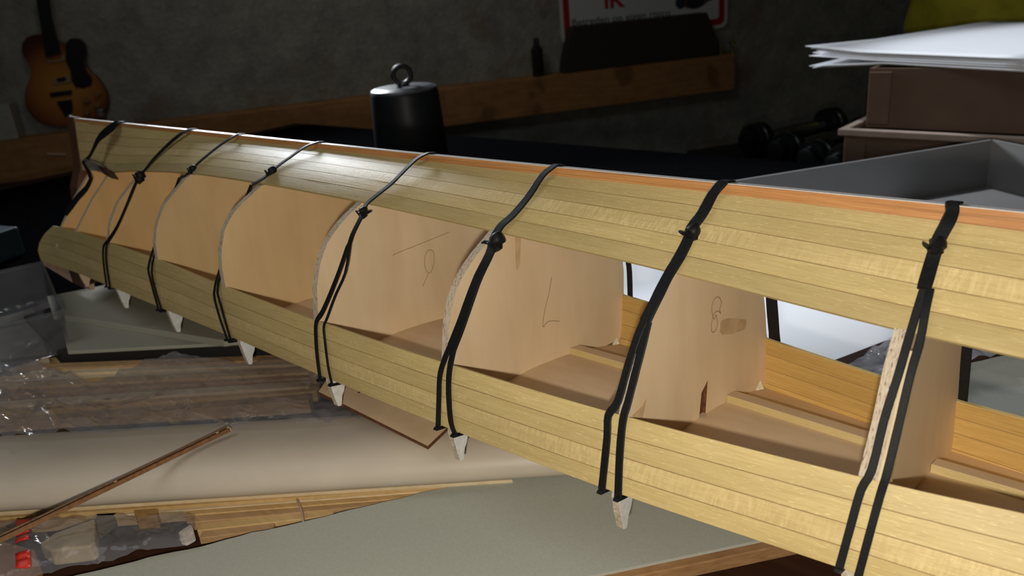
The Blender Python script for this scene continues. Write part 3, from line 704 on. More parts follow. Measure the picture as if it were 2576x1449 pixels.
# ------------------------------------------------------------------ loose wood strips
M['strip'] = [wood_mat('strip_wood_%d' % i, a, b, (8, 300, 300), .55) for i, (a, b) in enumerate((((.54, .35, .14), (.68, .47, .22)), ((.66, .51, .31), (.78, .63, .41)), ((.42, .26, .12), (.55, .35, .18))))]
def strip(pa, pb, z, w, h, mat, label, group, cat='wood strip'):
    a, b = at(pa[0], pa[1], z), at(pb[0], pb[1], z); d = (b - a).normalized(); s = Vector((d.y, -d.x, 0)); c = (a + b) / 2
    mb = MB(); mb.box((c.x, c.y, z - h / 2), (b - a) / 2, s * (w / 2), Vector((0, 0, h / 2)))
    o = obj('wood_strip', mb, mat, bevel=.0004); return tag(o, label, cat, group)
tints = ['golden', 'pale', 'brown']
ORD = ['farthest back', 'second from the back', 'third from the back', 'fourth from the back', 'fifth from the back', 'middle one', 'fifth from the front', 'fourth from the front', 'third from the front', 'second from the front', 'frontmost, touching the roll']
GB = 'long wood strips lying under the crumpled film'
N = 11
for k in range(N):
    v0 = 908 + k * (1085 - 908) / N; v1 = 884 + k * (1010 - 884) / N
    mi = (k * 2 + k // 3) % 3
    strip((-180, v0 + 7), (760 + 20 * (k % 3), v1), .7622 + .003 * ((k * 5) % 3) / 2, .0082, .0058 + .003 * ((k * 5) % 3) / 2, M['strip'][mi],
          '%s wood strip, %s in the flat bundle beside the grey boards' % (tints[mi], ORD[k]), GB)
GA = 'wood strips between the paper roll and the grey card'
M['strip_pale'] = M['strip'][1]
for k, (va, ub, vb, z, w) in enumerate(((1289, 1290, 1204, .7600, .0024), (1305, 1190, 1217, .7585, .0024), (1321, 1130, 1228, .7570, .0026))):
    strip((-150, va + 6), (ub, vb), z, w, z - TZ - .0003, M['strip'][(1, 0, 1)[k]], ['thin pale strip right against the near side of the paper roll', 'thin brown strip between two pale ones beside the roll', 'thin pale strip, outermost of three beside the roll'][k], 'thin strips along the near side of the roll')
for k, (ua, va, ub, vb) in enumerate(((470, 1287, 1080, 1239), (480, 1305, 990, 1258), (500, 1325, 840, 1287), (505, 1344, 690, 1320))):
    strip((ua, va), (ub, vb), .7565 - .0006 * k, .0060, .0055 - .0006 * k, M['strip'][(0, 2, 0, 2)[k]], ['broad golden strip nearest the roll under the rubber ring', 'broad brown strip, second from the roll under the rubber ring', 'broad golden strip, third from the roll under the rubber ring', 'broad brown strip right beside the grey card edge'][k], 'strips of the bundle beside the grey card')
mb = MB(); a = at(748, 1258, .7575); b = at(764, 1318, .7570); mb.tube([a - UP * .005, a + UP * .0006, (a + b) / 2 + UP * .0008 + Vector((.0012, 0, 0)), b + UP * .0006, b - UP * .005], .0006, 6)
tag(obj('rubber_ring', mb, plain('beige_rubber', (.50, .36, .26), .5), smooth=True), 'thin beige rubber ring round the strip bundle', 'rubber band')
# ------------------------------------------------------------------ paper roll
def roll():
    n0, n1 = at(0, 1284, .765), at(1300, 1200, .765); f0, f1 = at(0, 1108, .772), at(1000, 1052, .772)
    d = (n1 - n0).normalized(); s = Vector((-d.y, d.x, 0)); s = s if (f0 - n0).dot(s) > 0 else -s
    def wid(p): # width at the given near point
        q = (f1 - f0).normalized(); t = ((p - f0).cross(q)).z / (s.cross(q)).z; return abs(t)
    L = (n1 - n0).length; rows = []
    for k in range(-8, 28):
        p = n0 + d * (L * k / 20); w = min(wid(p), .062) if k >= 0 else wid(n0)
        w = max(w, .03)
        c = p + s * (w / 2 - .003); c.z = .7715
        rows.append([c + s * (math.cos(a) * (w / 2 + .002)) + UP * (math.sin(a) * .0118 + .0012 * math.sin(a * 3 + 1)) for a in [q * 2 * math.pi / 36 for q in range(36)]])
    mb = MB(); mb.grid(rows, 0, close=True); return mb
M['paper'] = plain('cream_roll_paper', (.55, .475, .38), .45, spec=.35, var=.05, scale=30, bump=.06, bscale=300)
o = obj('paper_roll', roll(), M['paper'], smooth=True, angle=60); tag(o, 'flattened roll of cream paper lying under the hull', 'paper roll')
sd = o.modifiers.new('s', 'SOLIDIFY'); sd.thickness = .0006
# thin scorched stick across the roll
a = at(-90, 1399, .787); b = at(575, 1079, .7865); d = (b - a).normalized(); s = Vector((d.y, -d.x, 0))
st = thing('slotted_stick', (a + b) / 2 - UP * .002, 'thin scorched plywood stick lying across the paper roll', 'stick')
M['stick'] = wood_mat('scorched_stick', (.17, .08, .032), (.30, .155, .07), (60, 400, 400), .7)
for sg in (-1, 1):
    mb = MB(); mb.box((a + b) / 2 + s * sg * .0012, (b - a) / 2, s * .00045, UP * .001); obj('rail', mb, M['stick'], st)
for q in (0.0, .52, .95, 1.0):
    mb = MB(); mb.box(a.lerp(b, q), d * .0006, s * .0013, UP * .0008); obj('bridge', mb, M['ply'], st)
mb = MB(); mb.box((a + b) / 2 + UP * .0004, (b - a) / 2, s * .0008, UP * .0002); obj('slot_floor', mb, plain('burnt_black', (.012, .006, .004), .9, spec=.1), st)
# plywood offcut poking out under the hull
P = [at(u, v, .7895) for u, v in ((801, 985), (1076, 1122), (1122, 1078), (1210, 1000), (940, 880), (818, 960))]
mb = MB(); mb.prism([(p.x, p.y) for p in P], .7875, .7895, 0, 1); oc = tag(obj('plywood_offcut', mb, [M['ply'], M['char']], bevel=.0001), 'thin plywood offcut with scorched edges poking out under the hull', 'plywood')
mb = MB(); p = at(903, 987, .7896); mb.lathe(p - UP * .0001, UP, [(0, .0002), (.0007, .0002), (.0008, 0)], 12); obj('drill_hole', mb, M['char'], oc)
# ------------------------------------------------------------------ clear film and bags
M['film'] = film_mat('crumpled_clear_film', (.95, .93, .94), .20, 1.1, 15, .55, .15, .0035)
M['film2'] = film_mat('thin_clear_bag', (.86, .80, .74), .12, .45, 22, .35, .12, .002)
def sheet(name, back, front, z, mat, label, cat, nx=90, ny=26, amp=.004, seed=0, ridge=0.):
    rows = []
    def pl(P, t):
        x = t * (len(P) - 1); i = min(int(x), len(P) - 2); q = x - i
        return P[i][0] + (P[i + 1][0] - P[i][0]) * q, P[i][1] + (P[i + 1][1] - P[i][1]) * q
    for j in range(ny + 1):
        r = []
        for i in range(nx + 1):
            ub, vb = pl(back, i / nx); uf, vf = pl(front, i / nx); t = j / ny
            zz = z(i / nx, t) if callable(z) else z
            p = at(ub + (uf - ub) * t, vb + (vf - vb) * t, zz)
            q = Vector((p.x * 30 + seed, p.y * 60, seed)); h = abs(noise.noise(q)) * 1.4 + abs(noise.noise(q * 2.7)) * .7 + abs(noise.noise(q * 7)) * .3
            r.append(p + UP * (h * amp * (1 + max(0, 1 - ub / 500) * (1 if amp > .0042 else 0)) + ridge * math.sin(t * math.pi)))
        rows.append(r)
    mb = MB(); mb.grid(rows); return tag(obj(name, mb, mat, smooth=True, angle=180), label, cat)
sheet('plastic_film', [(-120, 930), (0, 925), (100, 925), (240, 972), (400, 905), (470, 895), (600, 922), (720, 905), (820, 940), (1000, 1000)],
      [(-120, 1122), (0, 1108), (120, 1103), (240, 1095), (400, 1086), (560, 1079), (680, 1078), (800, 1070), (900, 1062), (1000, 1052)],
      lambda a, t: .768 + .0155 * min(1, max(0, (t - .35) / .45)), M['film'], 'crumpled clear plastic film over the wood strips and paper roll', 'plastic film', amp=.0045, seed=3)
bag = thing('plastic_bag', at(250, 1380, TZ), 'clear plastic bag with a torn red tape at the lower left corner', 'plastic bag')
def bagsheet():
    rows = []
    for j in range(21):
        r = []
        for i in range(51):
            t = i / 50; ub = -150 + t * 640; vb = 1318 - t * 18; vf = 1500 - t * 128
            q = j / 20; p = at(ub + (0 if i < 50 else 0), vb + (vf - vb) * q, .762 + .006 * math.sin(q * math.pi) * (1 - t * .4))
            h = abs(noise.noise(Vector((p.x * 40, p.y * 70, 9)))) + .5 * abs(noise.noise(Vector((p.x * 130, p.y * 150, 4))))
            r.append(p + UP * h * .005)
        rows.append(r)
    return rows
R_ = bagsheet(); mb = MB(); mb.grid(R_); obj('bag_film', mb, M['film2'], bag, smooth=True, angle=180)
M['redtape'] = plain('red_tape', (.62, .035, .02), .4)
for j0, j1 in ((0, 6), (7, 9), (12, 14), (14, 17)):
    mb = MB(); mb.grid([[R_[j][i] + UP * .0006 for i in range(15, 19)] for j in range(j0, j1 + 1)]); o = obj('red_tape', mb, M['redtape'], bag, smooth=True)
    m_ = o.modifiers.new('s', 'SOLIDIFY'); m_.thickness = .0002
def puck(name, px, z0, z1, mat, label, cat):
    P = [at(u, v, z0) for u, v in px]; mb = MB(); mb.prism([(p.x, p.y) for p in P], z0, z1); return tag(obj(name, mb, mat, bevel=.001), label, cat)
M['cream'] = plain('cream_fitting', (.60, .54, .40), .5); M['tan'] = plain('tan_fitting', (.45, .27, .10), .5); M['terra'] = plain('orange_brown_fitting', (.36, .19, .09), .5)
puck('cream_block', [(112, 1405), (150, 1378), (250, 1340), (252, 1400), (240, 1412), (140, 1424)], TZ + .0003, .7592, M['cream'], 'cream block of fittings inside the bag at the lower left', 'fitting')
puck('tan_block', [(340, 1300), (352, 1335), (405, 1330), (410, 1290)], TZ + .0003, .758, M['tan'], 'tan wooden block inside the bag near the strips', 'fitting')
puck('brown_block', [(-60, 1408), (30, 1400), (100, 1418), (110, 1450), (80, 1500), (-80, 1500)], TZ + .0003, .759, M['terra'], 'orange-brown block in the bag at the bottom left corner', 'fitting')
puck('grey_block', [(245, 1312), (252, 1360), (330, 1300)], TZ + .0003, .757, plain('grey_fitting', (.16, .15, .12), .6), 'small grey wedge inside the bag between cream and tan blocks', 'fitting')
puck('white_tab', [(455, 1372), (490, 1348), (495, 1362), (470, 1376)], TZ + .0003, .758, M['tab'], 'small white tab at the right end of the bag', 'fitting')
# clear hard box at the left
cb = thing('clear_box', at(20, 820, .776), 'clear plastic storage box at the left edge', 'plastic box')
M['clearbox'] = film_mat('clear_box_plastic', (.82, .84, .86), .05, .35, 12, .12, .08)
c0 = at(172, 893, .7655); c1 = at(125, 765, .7655); ud = (c1 - c0).normalized(); ld = Vector((-ud.y, ud.x, 0)); ld = ld if ld.x < 0 else -ld
H_ = .031
def cbp(a, b, z): q = c0 + ud * a + ld * b; q.z = z; return q
L1 = (c1 - c0).length * 1.05; W1 = .26
ZB = TZ + .0185; 
for (a0, b0, a1, b1) in ((0, 0, L1, 0), (L1, 0, L1, W1), (L1, W1, 0, W1), (0, W1, 0, 0)):
    mb = MB(); mb.quad([cbp(a0, b0, ZB), cbp(a1, b1, ZB), cbp(a1 + (.003 if a1 else -.003), b1 - (.003 if not b1 else -.003), ZB + H_), cbp(a0 + (.003 if a0 else -.003), b0 - (.003 if not b0 else -.003), ZB + H_)])
    o = obj('side_panel', mb, M['clearbox'], cb); m_ = o.modifiers.new('s', 'SOLIDIFY'); m_.thickness = .0012
mb = MB(); mb.quad([cbp(0, 0, ZB), cbp(L1, 0, ZB), cbp(L1, W1, ZB), cbp(0, W1, ZB)]); o = obj('bottom_panel', mb, M['clearbox'], cb); m_ = o.modifiers.new('s', 'SOLIDIFY'); m_.thickness = .001
mb = MB(); rim = [cbp(-.004, -.004, ZB + H_), cbp(L1 + .004, -.004, ZB + H_), cbp(L1 + .004, W1 + .004, ZB + H_), cbp(-.004, W1 + .004, ZB + H_), cbp(-.004, -.004, ZB + H_)]
mb.tube(rim, .0015, 8); obj('rim', mb, M['clearbox'], cb, smooth=True)
block_ = MB(); 
P = [cbp(.0, .012, 0), cbp(L1 * .9, .012, 0), cbp(L1 * .9, W1, 0), cbp(0, W1, 0)]
mb = MB(); mb.prism([(p.x, p.y) for p in P], TZ + .0022, ZB - .001); tag(obj('brown_carton', mb, plain('brown_carton', (.42, .34, .26), .8), bevel=.001), 'flat brown carton under the clear plastic box', 'box')
# dark blue bin beyond it
p = at(0, 655, TZ + .0022); mb = MB(); mb.box((p.x - .035, p.y - .005, TZ + .0182), (.045, .012, 0), (-.008, .02, 0), UP * .016)
tag(obj('blue_bin', mb, plain('dark_blue_bin', (.018, .03, .042), .6), bevel=.003), 'dark blue bin behind the clear box at the left edge', 'bin')
# ------------------------------------------------------------------ open box and papers behind the hull
F_ = at(2495, 352, .80); r1 = (at(1850, 455, .80) - F_); r1.z = 0; r1.normalize(); r2 = at(2576, 378, .80) - F_; r2.z = 0
r2 = Vector((-r1.y, r1.x, 0)); r2 = r2 if r2.x > 0 else -r2
M['boxin'] = plain('grey_white_box_board', (.21, .205, .20), .7, var=.04, scale=20, spec=.3)
ob = thing('open_box', F_ + r1 * .2 + r2 * .13 - UP * .05, 'large open shallow box with pale grey walls behind the hull', 'box')
def bx(a, b, z): q = F_ + r1 * a + r2 * b; q.z = z; return q
LW, RW = .47, .27
mb = MB(); mb.extr([bx(0, 0, TZ + .0005), bx(LW, 0, TZ + .0005), bx(LW, 0, .80), bx(0, 0, .80)], r2 * -.0025); obj('side_panel', mb, M['boxin'], ob)
mb = MB(); mb.extr([bx(0, 0, TZ + .0005), bx(0, RW, TZ + .0005), bx(0, RW, .80), bx(0, 0, .80)], r1 * -.0025); obj('side_panel', mb, M['boxin'], ob)
mb = MB(); mb.extr([bx(0, RW, TZ + .0005), bx(.22, RW, TZ + .0005), bx(.22, RW, .80), bx(0, RW, .80)], r2 * .0025); obj('side_panel', mb, M['boxin'], ob)
mb = MB(); mb.prism([(q.x, q.y) for q in (bx(0, 0, 0), bx(LW, 0, 0), bx(LW, RW, 0), bx(0, RW, 0))], TZ + .0004, TZ + .0022); obj('bottom_panel', mb, M['boxin'], ob)
M['white'] = plain('white_paper', (.86, .87, .90), .6, var=.015, scale=12, spec=.3)
def paper(name, pts, z, th, mat, label, group=None, wav=.0, cat='paper'):
    mb = MB(); mb.prism([(p.x, p.y) for p in pts], z, z + th); o = obj(name, mb, mat, bevel=.0001); return tag(o, label, cat, group)
def rect(o, a, la, b, lb): return [o, o + a * la, o + a * la + b * lb, o + b * lb]
q0 = at(1583, 690, .754); e = (at(1665, 671, .754) - q0); e.z = 0; e.normalize(); g = Vector((e.y, -e.x, 0)); g = g if g.dot(r2) > 0 else -g
paper('paper_sheet', rect(q0, e, .297, g, .21), TZ + .0024, .0006, M['white'], 'white sheet in the open box, its corner showing through the left gap of the hull')
q1 = at(2230, 905, .756); 
paper('paper_sheet', rect(bx(.10, .004, 0), r1, .36, r2, .262), TZ + .0032, .0005, M['white'], 'white sheet in the open box, showing through the wide gap between bulkheads')
# dark brown bar and shiny film at the right end of the box
a, b = at(2130, 918, .762), at(2275, 862, .762); d = (b - a).normalized(); mb = MB(); mb.box((a + b) / 2 - UP * .004, (b - a) * .62, Vector((d.y, -d.x, 0)) * .009, UP * .004)
tag(obj('wood_bar', mb, plain('dark_brown_bar', (.045, .022, .018), .5), bevel=.0006), 'dark brown bar lying beside the white sheets behind the hull', 'bar')
M['film3'] = film_mat('shiny_bag_film', (.85, .85, .9), .4, 1.3, 40, .6, .2, .003)
sheet('plastic_bag', [(2120, 930), (2280, 830), (2400, 800), (2560, 800), (2620, 860)], [(2200, 1000), (2300, 950), (2405, 925), (2540, 889), (2640, 880)], .764, M['film3'], 'shiny clear plastic bag lying against the grey card beyond the hull', 'plastic bag', 50, 16, .004, 8)
# ------------------------------------------------------------------ crates with papers on a stand behind the bench
YC = 1.02
def cy(u, v, y=YC): return aty(u, v, y)
cr = cy(2109, 322); XR = cr.x; ztop = cr.z
M['crate'] = plain('brown_crate', (.135, .08, .052), .6, var=.1, scale=30)
M['crate_rim'] = plain('pale_crate_rim', (.36, .28, .23), .5, var=.08)
def crate(x0, y0, w, d, z0, z1, rim, label, lug=False):
    t = thing('crate', (x0 + w / 2, y0 + d / 2, z0), label, 'crate', 'stacked brown crates under the papers'); 
    for (cx_, cy_, hx, hy) in ((x0 + w / 2, y0 + .002, w / 2, .002), (x0 + w / 2, y0 + d - .002, w / 2, .002), (x0 + .002, y0 + d / 2, .002, d / 2 - .004), (x0 + w - .002, y0 + d / 2, .002, d / 2 - .004)):
        mb = MB(); mb.box((cx_, cy_, (z0 + z1) / 2), (hx, 0, 0), (0, hy, 0), (0, 0, (z1 - z0) / 2)); obj('side_panel', mb, M['crate'], t)
    mb = MB(); mb.box((x0 + w / 2, y0 + d / 2, z0 + .002), (w / 2 - .004, 0, 0), (0, d / 2 - .004, 0), (0, 0, .002)); obj('bottom_panel', mb, M['crate'], t)
    if rim:
        for (cx_, cy_, hx, hy) in ((x0 + w / 2, y0 - .001, w / 2 + .006, .005), (x0 + w / 2, y0 + d + .001, w / 2 + .006, .005), (x0 - .001, y0 + d / 2, .005, d / 2 - .004), (x0 + w + .001, y0 + d / 2, .005, d / 2 - .004)):
            mb = MB(); mb.box((cx_, cy_, z1 + .002), (hx, 0, 0), (0, hy, 0), (0, 0, .004)); obj('rim', mb, M['crate_rim'], t, bevel=.001)
    for k in (0, 4):
        x = x0 + .014 + k * (w - .028) / 4
        mb = MB(); mb.box((x, y0 - .001, (z0 + z1) / 2), (.013, 0, 0), (0, .001, 0), (0, 0, (z1 - z0) / 2 - .004)); obj('rib', mb, M['crate'], t, bevel=.0008)
    return t
zl = cy(2122, 470).z; zl = ztop - .085
crate(XR + .008, YC, .34, .22, zl, ztop - .006, True, 'lower brown crate with a pale rim, partly behind the open box')
cu = cy(2178, 312, YC + .02); zu1 = cy(2178, 172, YC + .02).z
crate(cu.x, YC + .02, .33, .19, ztop - .001, zu1, False, 'upper brown crate, set in the rimmed crate under the papers')
mb = MB(); mb.box((XR + .18, YC + .13, (zl - .001) / 2), (.22, 0, 0), (0, .16, 0), (0, 0, (zl - .001) / 2)); tag(obj('dark_stand', mb, plain('black_stand', (.015, .014, .013), .7), bevel=.003), 'black stand under the brown crates behind the bench', 'stand')
# stack of white papers
zp = zu1 + .001
pl = at(2025, 126, zp + .014); pf = at(2480, 55, zp + .014); 
e1 = (pf - pl); e1.z = 0; L_ = e1.length; e1.normalize(); e2 = Vector((e1.y, -e1.x, 0)); e2 = e2 if e2.x > 0 else -e2
nsh = 7
for k in range(nsh):
    r_ = random.Random(k + 40); ang = (r_.random() - .5) * .05 if k < nsh - 1 else 0; top = k == nsh - 1
    a1 = Matrix.Rotation(ang, 3, 'Z') @ e1; a2 = Matrix.Rotation(ang, 3, 'Z') @ e2
    o0 = pl + e1 * (0 if top else r_.random() * .012) + e2 * (0 if top else .004 + r_.random() * .012); NX, NY = 14, 10; rows = []
    zz = zp + .0135 * k / (nsh - 1) + .0002
    for j in range(NY + 1):
        rr = []
        for i in range(NX + 1):
            p = o0 + a1 * (L_ * i / NX) + a2 * (.30 * j / NY); lift = .006 * max(0, 1 - j / 3) * max(0, 1 - i / 5) * (k / nsh) - .010 * max(0, 1 - j / 4) * max(0, 1 - i / 6) * (1 if k < 2 else .0)
            rr.append(Vector((p.x, p.y, zz + lift)))
        rows.append(rr)
    mb = MB(); mb.grid(rows); o = obj('paper_sheet', mb, M['white'], smooth=True); m_ = o.modifiers.new('s', 'SOLIDIFY'); m_.thickness = .0008; m_.offset = -1
    tag(o, 'top white sheet of the paper stack on the crates, glaring in the lamp' if top else ('lowest white sheet of the stack, drooping at its corner' if k == 0 else 'white sheet in the stack on the crates, %s from the bottom' % ('', 'second', 'third', 'fourth', 'fifth', 'sixth')[k]), 'paper', None if top or k == 0 else 'white sheets inside the stack on the crates')
# yellow cloth bag further back
p = atd(2500, 10, 1.75); mb = MB(); rows = []
for j in range(25):
    th = math.pi * j / 24; rr = []
    for i in range(40):
        ph = 2 * math.pi * i / 40; q = Vector((math.sin(th) * math.cos(ph), math.sin(th) * math.sin(ph), math.cos(th)))
        k_ = 1 + .14 * noise.noise(q * 2.2) + .05 * noise.noise(q * 7)
        rr.append(p + Vector((q.x * .17, q.y * .14, q.z * .155)) * k_)
    rows.append(rr)
mb.grid(rows, 0, close=True); tag(obj('cloth_bag', mb, plain('yellow_cloth', (.62, .54, .04), .8, var=.25, scale=20, bump=.3, bscale=60), smooth=True, merge=True), 'yellow cloth bag in the dark behind the papers', 'bag')
zz = p.z - .165; mb = MB(); mb.box((p.x, p.y, zz / 2), (.2, 0, 0), (0, .16, 0), (0, 0, zz / 2)); tag(obj('dark_locker', mb, plain('black_locker', (.014, .013, .012), .7), bevel=.003), 'black locker in the dark under the yellow bag', 'cabinet')
# dumbbells in a row on a low dark bench
M['iron'] = plain('black_iron', (.012, .014, .015), .32, .3, .5, var=.2)
DB = [(1898, 352, 1.55), (1975, 378, 1.50), (2052, 398, 1.46), (2122, 415, 1.43)]
zc_ = atd(*DB[1]).z; P0 = at(*DB[0][:2], zc_); P3 = at(*DB[-1][:2], zc_); 
for i, (u, v, dd) in enumerate(DB):
    p = at(u, v, zc_); ax = Vector((.35, .93, .0)).normalized(); r = .033
    t = thing('dumbbell', p - UP * r, ['leftmost black dumbbell in the row behind the bench', 'black dumbbell, second from the left in the row', 'black dumbbell, third from the left in the row', 'black dumbbell half hidden by the brown crate'][i], 'dumbbell', 'black dumbbells in a row')
    for sg, nm in ((0, 'weight_plate'), (.20, 'weight_plate')):
        mb = MB(); mb.lathe(p + ax * sg, ax, [(0, -.026), (r * .45, -.026), (r * .62, -.024), (r * .70, -.0125), (r * .93, -.012), (r, -.008), (r, -.001), (r * .93, 0), (r * .93, .004), (r, .006), (r, .020), (r * .9, .025), (0, .026)], 44)
        obj(nm, mb, M['iron'], t, smooth=True, angle=30)
    mb = MB(); mb.lathe(p, ax, [(.013, .026), (.015, .06), (.017, .1), (.015, .14), (.013, .176)], 16); obj('handle', mb, M['steel'], t, smooth=True)
zz = zc_ - .0335; c = (P0 + P3) / 2
mb = MB(); dd_ = (P3 - P0); dd_.z = 0; dl = dd_.length; dd_.normalize(); mb.box((c.x, c.y + .1, zz / 2 - .0005), dd_ * (dl / 2 + .09), Vector((-dd_.y, dd_.x, 0)) * .16, UP * (zz / 2 - .0005))
tag(obj('low_bench', mb, plain('black_bench', (.012, .011, .01), .7), bevel=.003), 'black low bench under the dumbbells', 'bench')
# ------------------------------------------------------------------ black weight with eye ring
pb = at(1040, 408, TZ); c = Vector((pb.x, pb.y, TZ)); dv = (c - CAM); 
kk = (c - CAM).dot(RF) / FPX; r = 83 * kk
ztp = onplane(1028, 215, c, Vector((dv.x, dv.y, 0)).normalized()).z
wt = thing('iron_weight', c, 'black cylindrical iron weight with an eye ring, behind the hull', 'weight')
h = ztp - TZ
mb = MB(); mb.lathe(c, UP, [(0, .0002), (r * 1.05, .0002), (r * 1.08, .003), (r * 1.06, h * .4), (r * 1.0, h - .010), (r * .99, h - .008), (r * .95, h - .0035), (r * .87, h - .003), (r * .86, h - .0005), (r * .80, h), (0, h)], 64)
M['blackpaint'] = plain('black_enamel', (.012, .014, .017), .42, 0, .35, var=.3, scale=30, bump=.35, bscale=120)
M['worn'] = plain('worn_grey_metal', (.14, .145, .16), .4, .4, .5, var=.3, scale=80)
b_ = obj('body', mb, [M['blackpaint']], wt, smooth=True, angle=30)
mb = MB(); mb.lathe(c, UP, [(r * .84, h + .0001), (r * .96, h - .003), (r * .985, h - .006)], 64); obj('top_rim', mb, M['worn'], wt, smooth=True)
R0 = 21 * kk; side = Vector((dv.y, -dv.x, 0)).normalized(); rc = c + UP * (h + R0 * 1.25) - side * .0
mb = MB(); mb.tube([rc + side * math.cos(a) * R0 + UP * math.sin(a) * R0 for a in [2 * math.pi * q / 28 for q in range(29)]], 6.5 * kk, 10); obj('eye_ring', mb, M['blackpaint'], wt, smooth=True)
mb = MB(); mb.lathe(c, UP, [(R0 * .75, h), (R0 * .6, h + .004), (R0 * .3, h + R0 * .4)], 20); obj('ring_stem', mb, M['blackpaint'], wt, smooth=True)
# ------------------------------------------------------------------ beam on the wall and the things on it
M['beam'] = wood_mat('brown_beam', (.38, .18, .065), (.50, .26, .105), (7, 7, 90), .6, .1, .25, .4, .5)
zt = .62; hB = .148
b0 = Vector((WP.x, WP.y, zt)) - WD * 1.2; b1 = Vector((WQ.x, WQ.y, zt))
mb = MB(); mb.box((b0 + b1) / 2 - UP * hB / 2 - WN * .05, (b1 - b0) / 2, WN * .0495, UP * hB / 2)
tag(obj('wooden_beam', mb, M['beam'], bevel=.004), 'long brown wooden beam fixed along the concrete wall', 'beam')
# shelf board on top of the beam
def wbox(name, u0, v0, u1, v1, o, depth, mat, label, cat, bev=.003, tilt=0):
    a = onw(u0, v0, o); b = onw(u1, v1, o); mb = MB(); c = (a + b) / 2 - WN * depth / 2
    w = abs((b - a).dot(WD)) / 2; hh = abs(b.z - a.z) / 2
    mb.box(c, WD * w, WN * depth / 2, UP * hh); return tag(obj(name, mb, mat, bevel=bev), label, cat)
# dark box standing on the beam
P = [(1440, None), ]
a0 = onw(1423, 150, .095); a1 = onw(1806, 110, .095); topL = onw(1446, 66, .095).z; topR = onw(1780, 32, .095)
zt2 = (topL + topR.z) / 2
def wp(t, z, o): q = a0.lerp(a1, t); return Vector((q.x, q.y, z)) + WN * o
mb = MB(); mb.extr([wp(-.02, zt + .0005, 0), wp(1.02, zt + .0005, 0), wp(1.01, zt + .05, 0), wp(.93, zt2, 0), wp(.05, zt2, 0), wp(-.01, zt + .05, 0)], -WN * .06)
tag(obj('dark_box', mb, plain('dark_brown_box', (.045, .032, .028), .7), bevel=.004), 'dark brown box on the beam, hiding the lower part of the sign', 'box')
for k, (u, v) in enumerate(((1813, 113), (1843, 107))):
    p = onw(u, v, .07); mb = MB(); mb.lathe(Vector((p.x, p.y, zt + .0005)), UP, [(0, 0), (.012, 0), (.012, .006), (.006, .008), (.006, p.z - zt - .008), (.013, p.z - zt - .006), (.013, p.z - zt + .004), (0, p.z - zt + .007)], 16)
    tag(obj('brass_bolt', mb, plain('brass', (.55, .45, .15), .25, 1), smooth=True), ['brass bolt on the beam right beside the dark box', 'brass bolt at the right end of the beam'][k], 'bolt')
p = onw(1352, 150, .07); hz = onw(1352, 95, .07).z - zt; mb = MB(); mb.lathe(Vector((p.x, p.y, zt + .0005)), UP, [(0, 0), (.022, 0), (.024, .006), (.024, hz * .7), (.012, hz * .82), (.011, hz), (0, hz)], 24)
tag(obj('bottle', mb, plain('dark_bottle', (.02, .022, .022), .15, 0, .6), smooth=True, angle=30), 'small dark bottle on the beam left of the dark box', 'bottle')
# nail / light stick on the beam front at left
p = onw(142, 388, .1035); mb = MB(); mb.box(p, (onw(165, 388.5, .1035) - onw(119, 387, .1035)) / 2, UP * .0028, WN * .003); tag(obj('pale_peg', mb, plain('pale_peg', (.75, .60, .45), .5), bevel=.002), 'short pale peg on the beam front at the left', 'peg')
# sign leaning on the wall
M['signwhite'] = plain('sign_white', (.66, .70, .68), .45, var=.03); M['signred'] = plain('sign_red', (.45, .008, .02), .45, var=.03); M['signdark'] = plain('sign_print', (.05, .06, .075), .5)
sl = onw(1413, 116, .012); sr = onw(1829, 68, .012); sx = (sr - sl); sx.z = 0; W_ = sx.length; sx.normalize(); zs = (sl.z + sr.z) / 2; H2 = W_ * .7
def sp(x, z, o=0): q = sl + sx * x; return Vector((q.x, q.y, zs + z)) + WN * o
def rr(x0, z0, x1, z1, r, o, n=6):
    P = []
    for cx_, cz, a0_ in ((x1 - r, z1 - r, 0), (x0 + r, z1 - r, 90), (x0 + r, z0 + r, 180), (x1 - r, z0 + r, 270)):
        for k in range(n + 1): a = math.radians(a0_ + 90 * k / n); P.append(sp(cx_ + r * math.cos(a), cz + r * math.sin(a), o))
    return P
sg = thing('warning_sign', sp(W_ / 2, 0), 'white sign with a red border leaning above the beam, lettering reads IK', 'sign')
mb = MB(); mb.extr(rr(0, 0, W_, H2, .035, 0), WN * .003); obj('panel', mb, M['signwhite'], sg)
mb = MB(); o_ = rr(.014, .014, W_ - .014, H2 - .014, .026, .0036); i_ = rr(.040, .040, W_ - .040, H2 - .04, .012, .0036); n_ = len(o_)
b = len(mb.v); mb.v += o_ + i_
for k in range(n_): mb.face((k, (k + 1) % n_, n_ + (k + 1) % n_, n_ + k))
obj('border', mb, M['signred'], sg)
def text(s, u, v, px, mat, bold=0., spread=1):
    c = bpy.data.curves.new('text', 'FONT'); c.body = s; c.size = 1; c.offset = bold; o = bpy.data.objects.new('tmp', c); C.objects.link(o)
    bpy.context.view_layer.update(); me = bpy.data.meshes.new_from_object(o.evaluated_get(bpy.context.evaluated_depsgraph_get())); bpy.data.objects.remove(o)
    p0 = onplane(u, v, sl + WN * .0038, WN); k = px * ((p0 - CAM).dot(RF) / FPX)
    vs = [p0 + sx * (q.co.x * k * spread) + UP * (q.co.y * k) - wloc(sg) for q in me.vertices]
    for q, w in zip(me.vertices, vs): q.co = w
    me.materials.append(mat); ob_ = bpy.data.objects.new('lettering', me); C.objects.link(ob_); ob_.parent = sg; return ob_
text('IK', 1519, 21, 60, M['signred'], .03); text('Betreden op eigen risico', 1438, 66, 24, M['signdark'], .008, 1.13)
